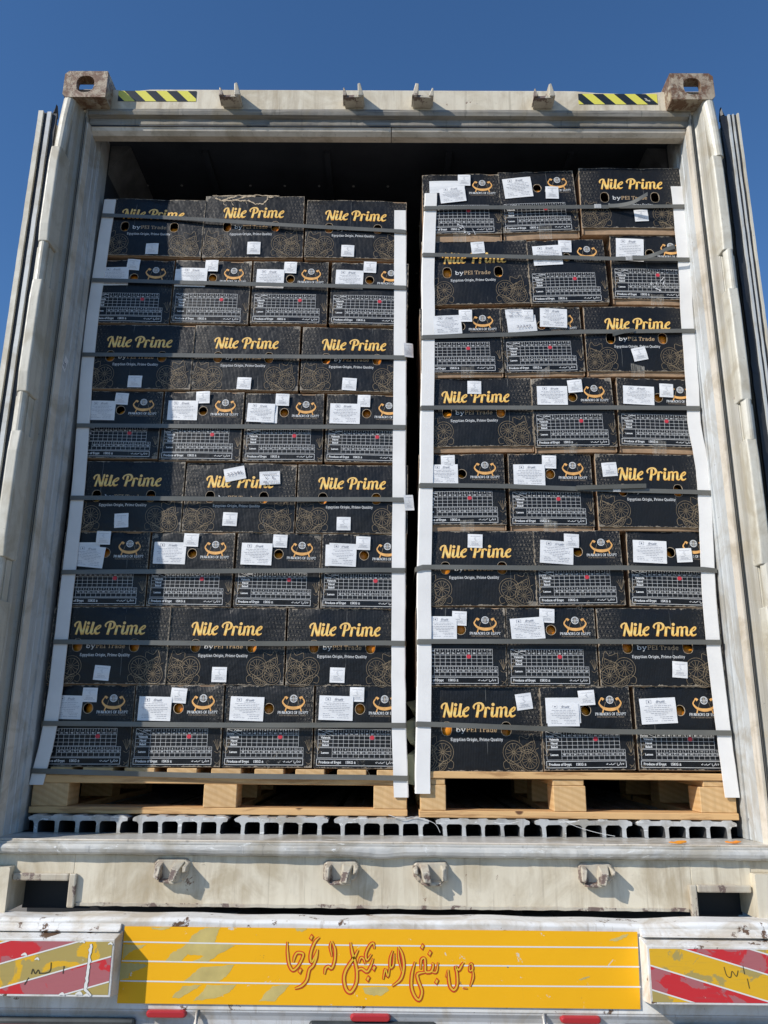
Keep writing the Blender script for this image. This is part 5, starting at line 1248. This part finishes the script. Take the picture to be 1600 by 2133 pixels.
# ------------------------------------------------------------------ white edge boards
BL={'LL':'white edge board at the left corner of the left carton stack','LR':'white edge board at the right corner of the left carton stack','RL':'white edge board at the left corner of the right carton stack','RR':'white leaning edge board at the right corner of the right carton stack'}
for k,P in BOARDS.items():
    ref=P[-1]; e=empty('edge_board',tuple(ref)); tag(e,BL[k],'edge board','white edge boards on the stack corners')
    sg=-1 if k[1]=='L' else 1      # side on which the fold and the return leg lie
    hwid=.0235; t=.0045; pts=[]
    import itertools
    PV=[Vector((p[0],p[2])) for p in P]; WV=[p[1] for p in P]
    Q,Y_=catmull(PV,WV,False,k=6)
    rr=random.Random(len(k)+int(P[0][0]*100)); rings=[]
    for q,yy in zip(Q,Y_):
        jx=rr.uniform(-.0007,.0007)
        x0=q.x-ref[0]+jx; z=q.y-ref[2]; y0=yy-ref[1]
        inn=x0-sg*hwid; out=x0+sg*hwid
        prof=[(inn,y0,z),(out-sg*.003,y0,z),(out,y0+.003,z),(out,y0+.052,z),(out-sg*t,y0+.052,z),(out-sg*t,y0+t,z),(inn,y0+t,z)]
        rings.append(prof)
    s=MB(); s.loft(rings); s.build('angle_profile',MT['white_board'],e)
    if k=='RR':
        s=MB(); z=.52-ref[2]; x=1.094-ref[0]; y=.2035-ref[1]
        s.ribbon([(x-.012,z+.035),(x-.015,z-.005),(x-.006,z-.03),(x+.004,z-.055)],[.004,.012,.012,.003],y-.002,0)
        s.ribbon([(x-.010,z+.01),(x-.008,z-.015)],[.003,.005],y-.003,1,smooth=False)
        s.build('torn_patch',[MT['cut'],MT['paper']],e)
# ------------------------------------------------------------------ straps
def strap_mesh(pts,w,th,sideL,sideR,depth=.85,sag=0):
    """flat band: along the front then back along both flanks"""
    P=[]
    PV=[Vector(p) for p in pts]
    if sideL is not None: P += [Vector((sideL,PV[0].y+depth,PV[0].z)),Vector((sideL,PV[0].y+.012,PV[0].z)),Vector((sideL+.003,PV[0].y+.003,PV[0].z))]
    for i in range(len(PV)-1):
        for j in range(6):
            t=j/6; q=PV[i].lerp(PV[i+1],t); q.z+=.0016*math.sin(q.x*5+PV[0].z*3+pts[0][2]*7+w*100); P.append(q)
    P.append(PV[-1])
    if sideR is not None: P += [Vector((sideR-.003,PV[-1].y+.003,PV[-1].z)),Vector((sideR,PV[-1].y+.012,PV[-1].z)),Vector((sideR,PV[-1].y+depth,PV[-1].z))]
    s=MB(); rings=[]
    for i,p in enumerate(P):
        d=P[min(i+1,len(P)-1)]-P[max(i-1,0)]; d.z=0; d.normalize(); nrm=Vector((d.y,-d.x,0)); tw=.06*math.sin(i*.9+p.z*5)
        a=Vector((0,0,w/2))+nrm*tw*w/2; b=nrm*th
        rings.append([p-a,p+a,p+a+b,p-a+b])
    s.loft(rings); return s
SN={0:'topmost',1:'second from top',2:'third from top',3:'fourth from top',4:'fifth from top',5:'sixth from top',6:'seventh from top',7:'eighth from top',8:'lowest'}
for side in 'LR':
    A,B=(BOARDS['LL'],BOARDS['LR']) if side=='L' else (BOARDS['RL'],BOARDS['RR'])
    def bx(Bp,z):
        for i in range(len(Bp)-1):
            if Bp[i][2]>=z>=Bp[i+1][2]:
                t=(Bp[i][2]-z)/(Bp[i][2]-Bp[i+1][2]); return Bp[i][0]*(1-t)+Bp[i+1][0]*t
        return Bp[0][0] if z>Bp[0][2] else Bp[-1][0]
    nS=len(STRAPS[side])
    for j,pl in enumerate(STRAPS[side]):
        pl=[list(p) for p in pl]; z=pl[0][2]
        slack=.006 if (side,j)==('R',5) else 0
        sl=bx(A,z)-.0245-slack; sr=bx(B,pl[-1][2])+.0245+slack
        pl[0][0]=sl+.004; pl[-1][0]=sr-.004
        if slack: 
            for q in pl[1:-1]: q[1]-=.002
        c=Vector(pl[0]); s=strap_mesh([Vector(p)-c for p in pl],.0158,.0009,sl-c.x,sr-c.x)
        if side=='R' and j in (0,1,2,4): 
            e=empty('strap',tuple(c)); o=s.build('band',MT['strap'],e); top=e
            def onb(u): # point on the front run at x=u
                for q in range(len(pl)-1):
                    if pl[q][0]<=u<=pl[q+1][0]:
                        t=(u-pl[q][0])/(pl[q+1][0]-pl[q][0]); return Vector([pl[q][i]*(1-t)+pl[q+1][i]*t for i in range(3)])
                return Vector(pl[-1])
            u={0:.80,1:.905,2:.885,4:.80}[j]; p=onb(u)-c
            s2=MB(); s2.box(p.x-.013,p.x+.013,p.y-.0030,p.y+.0004-.0015,p.z-.0088,p.z+.0088)
            for q in (-.006,0,.006): s2.box(p.x+q-.0012,p.x+q+.0012,p.y-.0038,p.y-.0031,p.z-.006,p.z+.006)
            s2.build('crimp_seal',MT['alu'],e)
            tail={0:[(.84,.000,0),(.88,-.010,-.005),(.92,-.026,-.006),(.95,-.04,.004),(.975,-.048,.016)],1:[(.915,-.003,0),(.96,-.012,-.004),(1.00,-.028,.002),(1.03,-.036,.014),(1.062,-.040,.024)],2:[(.90,-.003,0),(.86,-.008,-.008),(.82,-.01,-.02)],4:[(.66,-.002,.0),(.76,-.004,.006),(.90,-.006,.014)]}[j]
            q=[onb(t[0])+Vector((0,t[1]-.0022,t[2]))-c for t in tail]; q=catmull(q,[1]*len(q),False,k=5)[0]
            s3=MB(); rings=[]
            for i,p in enumerate(q):
                rings.append([p+Vector((0,0,-.0075)),p+Vector((0,-.002,.0075)),p+Vector((0,-.003,.0075)),p+Vector((0,-.001,-.0075))])
            s3.loft(rings); s3.build('loose_end',MT['strap'],e)
        else:
            o=s.build('strap',MT['strap']); o.location=c; top=o
        nm=SN[j] if not (side=='R' and j==7) else 'lowest'
        tag(top,'grey plastic strap round the %s carton stack, %s%s'%('left' if side=='L' else 'right',nm,', with loose end' if side=='R' and j in(0,1,2,4) else ''),'strap','grey straps round the carton stacks')
# ------------------------------------------------------------------ small things
s=MB()
P=[(.094,.30,.60),(.110,.27,.575),(.125,.30,.545),(.098,.26,.535),(.094,.255,.49),(.110,.255,.46),(.128,.29,.445),(.098,.25,.43),(.096,.245,.38),(.104,.245,.335)]
rings=[]
for i,p in enumerate(P):
    p=Vector(p); a=Vector((.020,.006*math.sin(i*2),.004*math.cos(i*1.7)))
    rings.append([p-a,p+a,p+a+Vector((0,.0015,0)),p-a+Vector((0,.0015,0))])
s.loft(rings)
s.v=[(v[0]-.104,v[1]-.27,v[2]-.335) for v in s.v]
o=s.build('webbing',MT['olive']); o.location=(.104,.27,.335); tag(o,'olive webbing hanging folded in the gap between the two pallets','webbing')
for (x,y,z,rot,lab) in ((.082,.226,1.855,-4,'small white sticker on the edge board beside the third row down'),(.083,.232,1.272,-8,'white slip behind the left stack edge board, half way up')):
    o=place('paper_slip',SH['s'][0],None,(x,y-.012,z),(0,R(rot),R(25)),(.036,1,.055)); tag(o,lab,'paper slip')
    o.location=(x,y-.006,z)
for (x,y,sc,lab) in ((.865,.055,1.0,'larger orange peel scrap on the right of the sill, nearer the middle'),(1.035,.075,.9,'smaller orange peel scrap at the right end of the sill')):
    s=MB(); rn=random.Random(int(x*100)); rings=[]
    for i in range(6):
        t=i/5; w_=.010*math.sin(math.pi*(.12+.76*t)); rings.append([((t-.5)*.055,-w_,.002+.006*abs(t-.5)),((t-.5)*.055,w_,.003+rn.uniform(0,.004)),((t-.5)*.055,w_*.9,.006+rn.uniform(0,.004)),((t-.5)*.055,-w_*.9,.005+.006*abs(t-.5))])
    s.loft(rings); o=s.build('orange_peel',MT['orange'],smooth=False); o.location=(x,y,.189); o.scale=(sc,sc,sc); o.rotation_euler=(0,0,.2); tag(o,lab,'orange peel')
# thin straw-like fibres on the floor channels
FIB=[([(.02,.190,.250),(.06,.188,.240),(.10,.191,.244),(.16,.188,.228),(.18,.191,.200)],'short wire'),([(.56,.192,.240),(.60,.188,.222),(.66,.19,.205),(.72,.191,.194)],'fibre')]
for n_,(pts,_) in enumerate(FIB):
    s=MB(); PVv,_w=catmull([Vector(p) for p in pts],[1]*len(pts),False,k=6); b=PVv[0]; s.tube([p-b for p in PVv],.0008,k=5); o=s.build('plastic_fibre',MT['whiteprint']); o.location=b
    tag(o,['pale thread curling over the floor channels below the gap between pallets','pale thread across the floor channels right of centre'][n_],'thread')
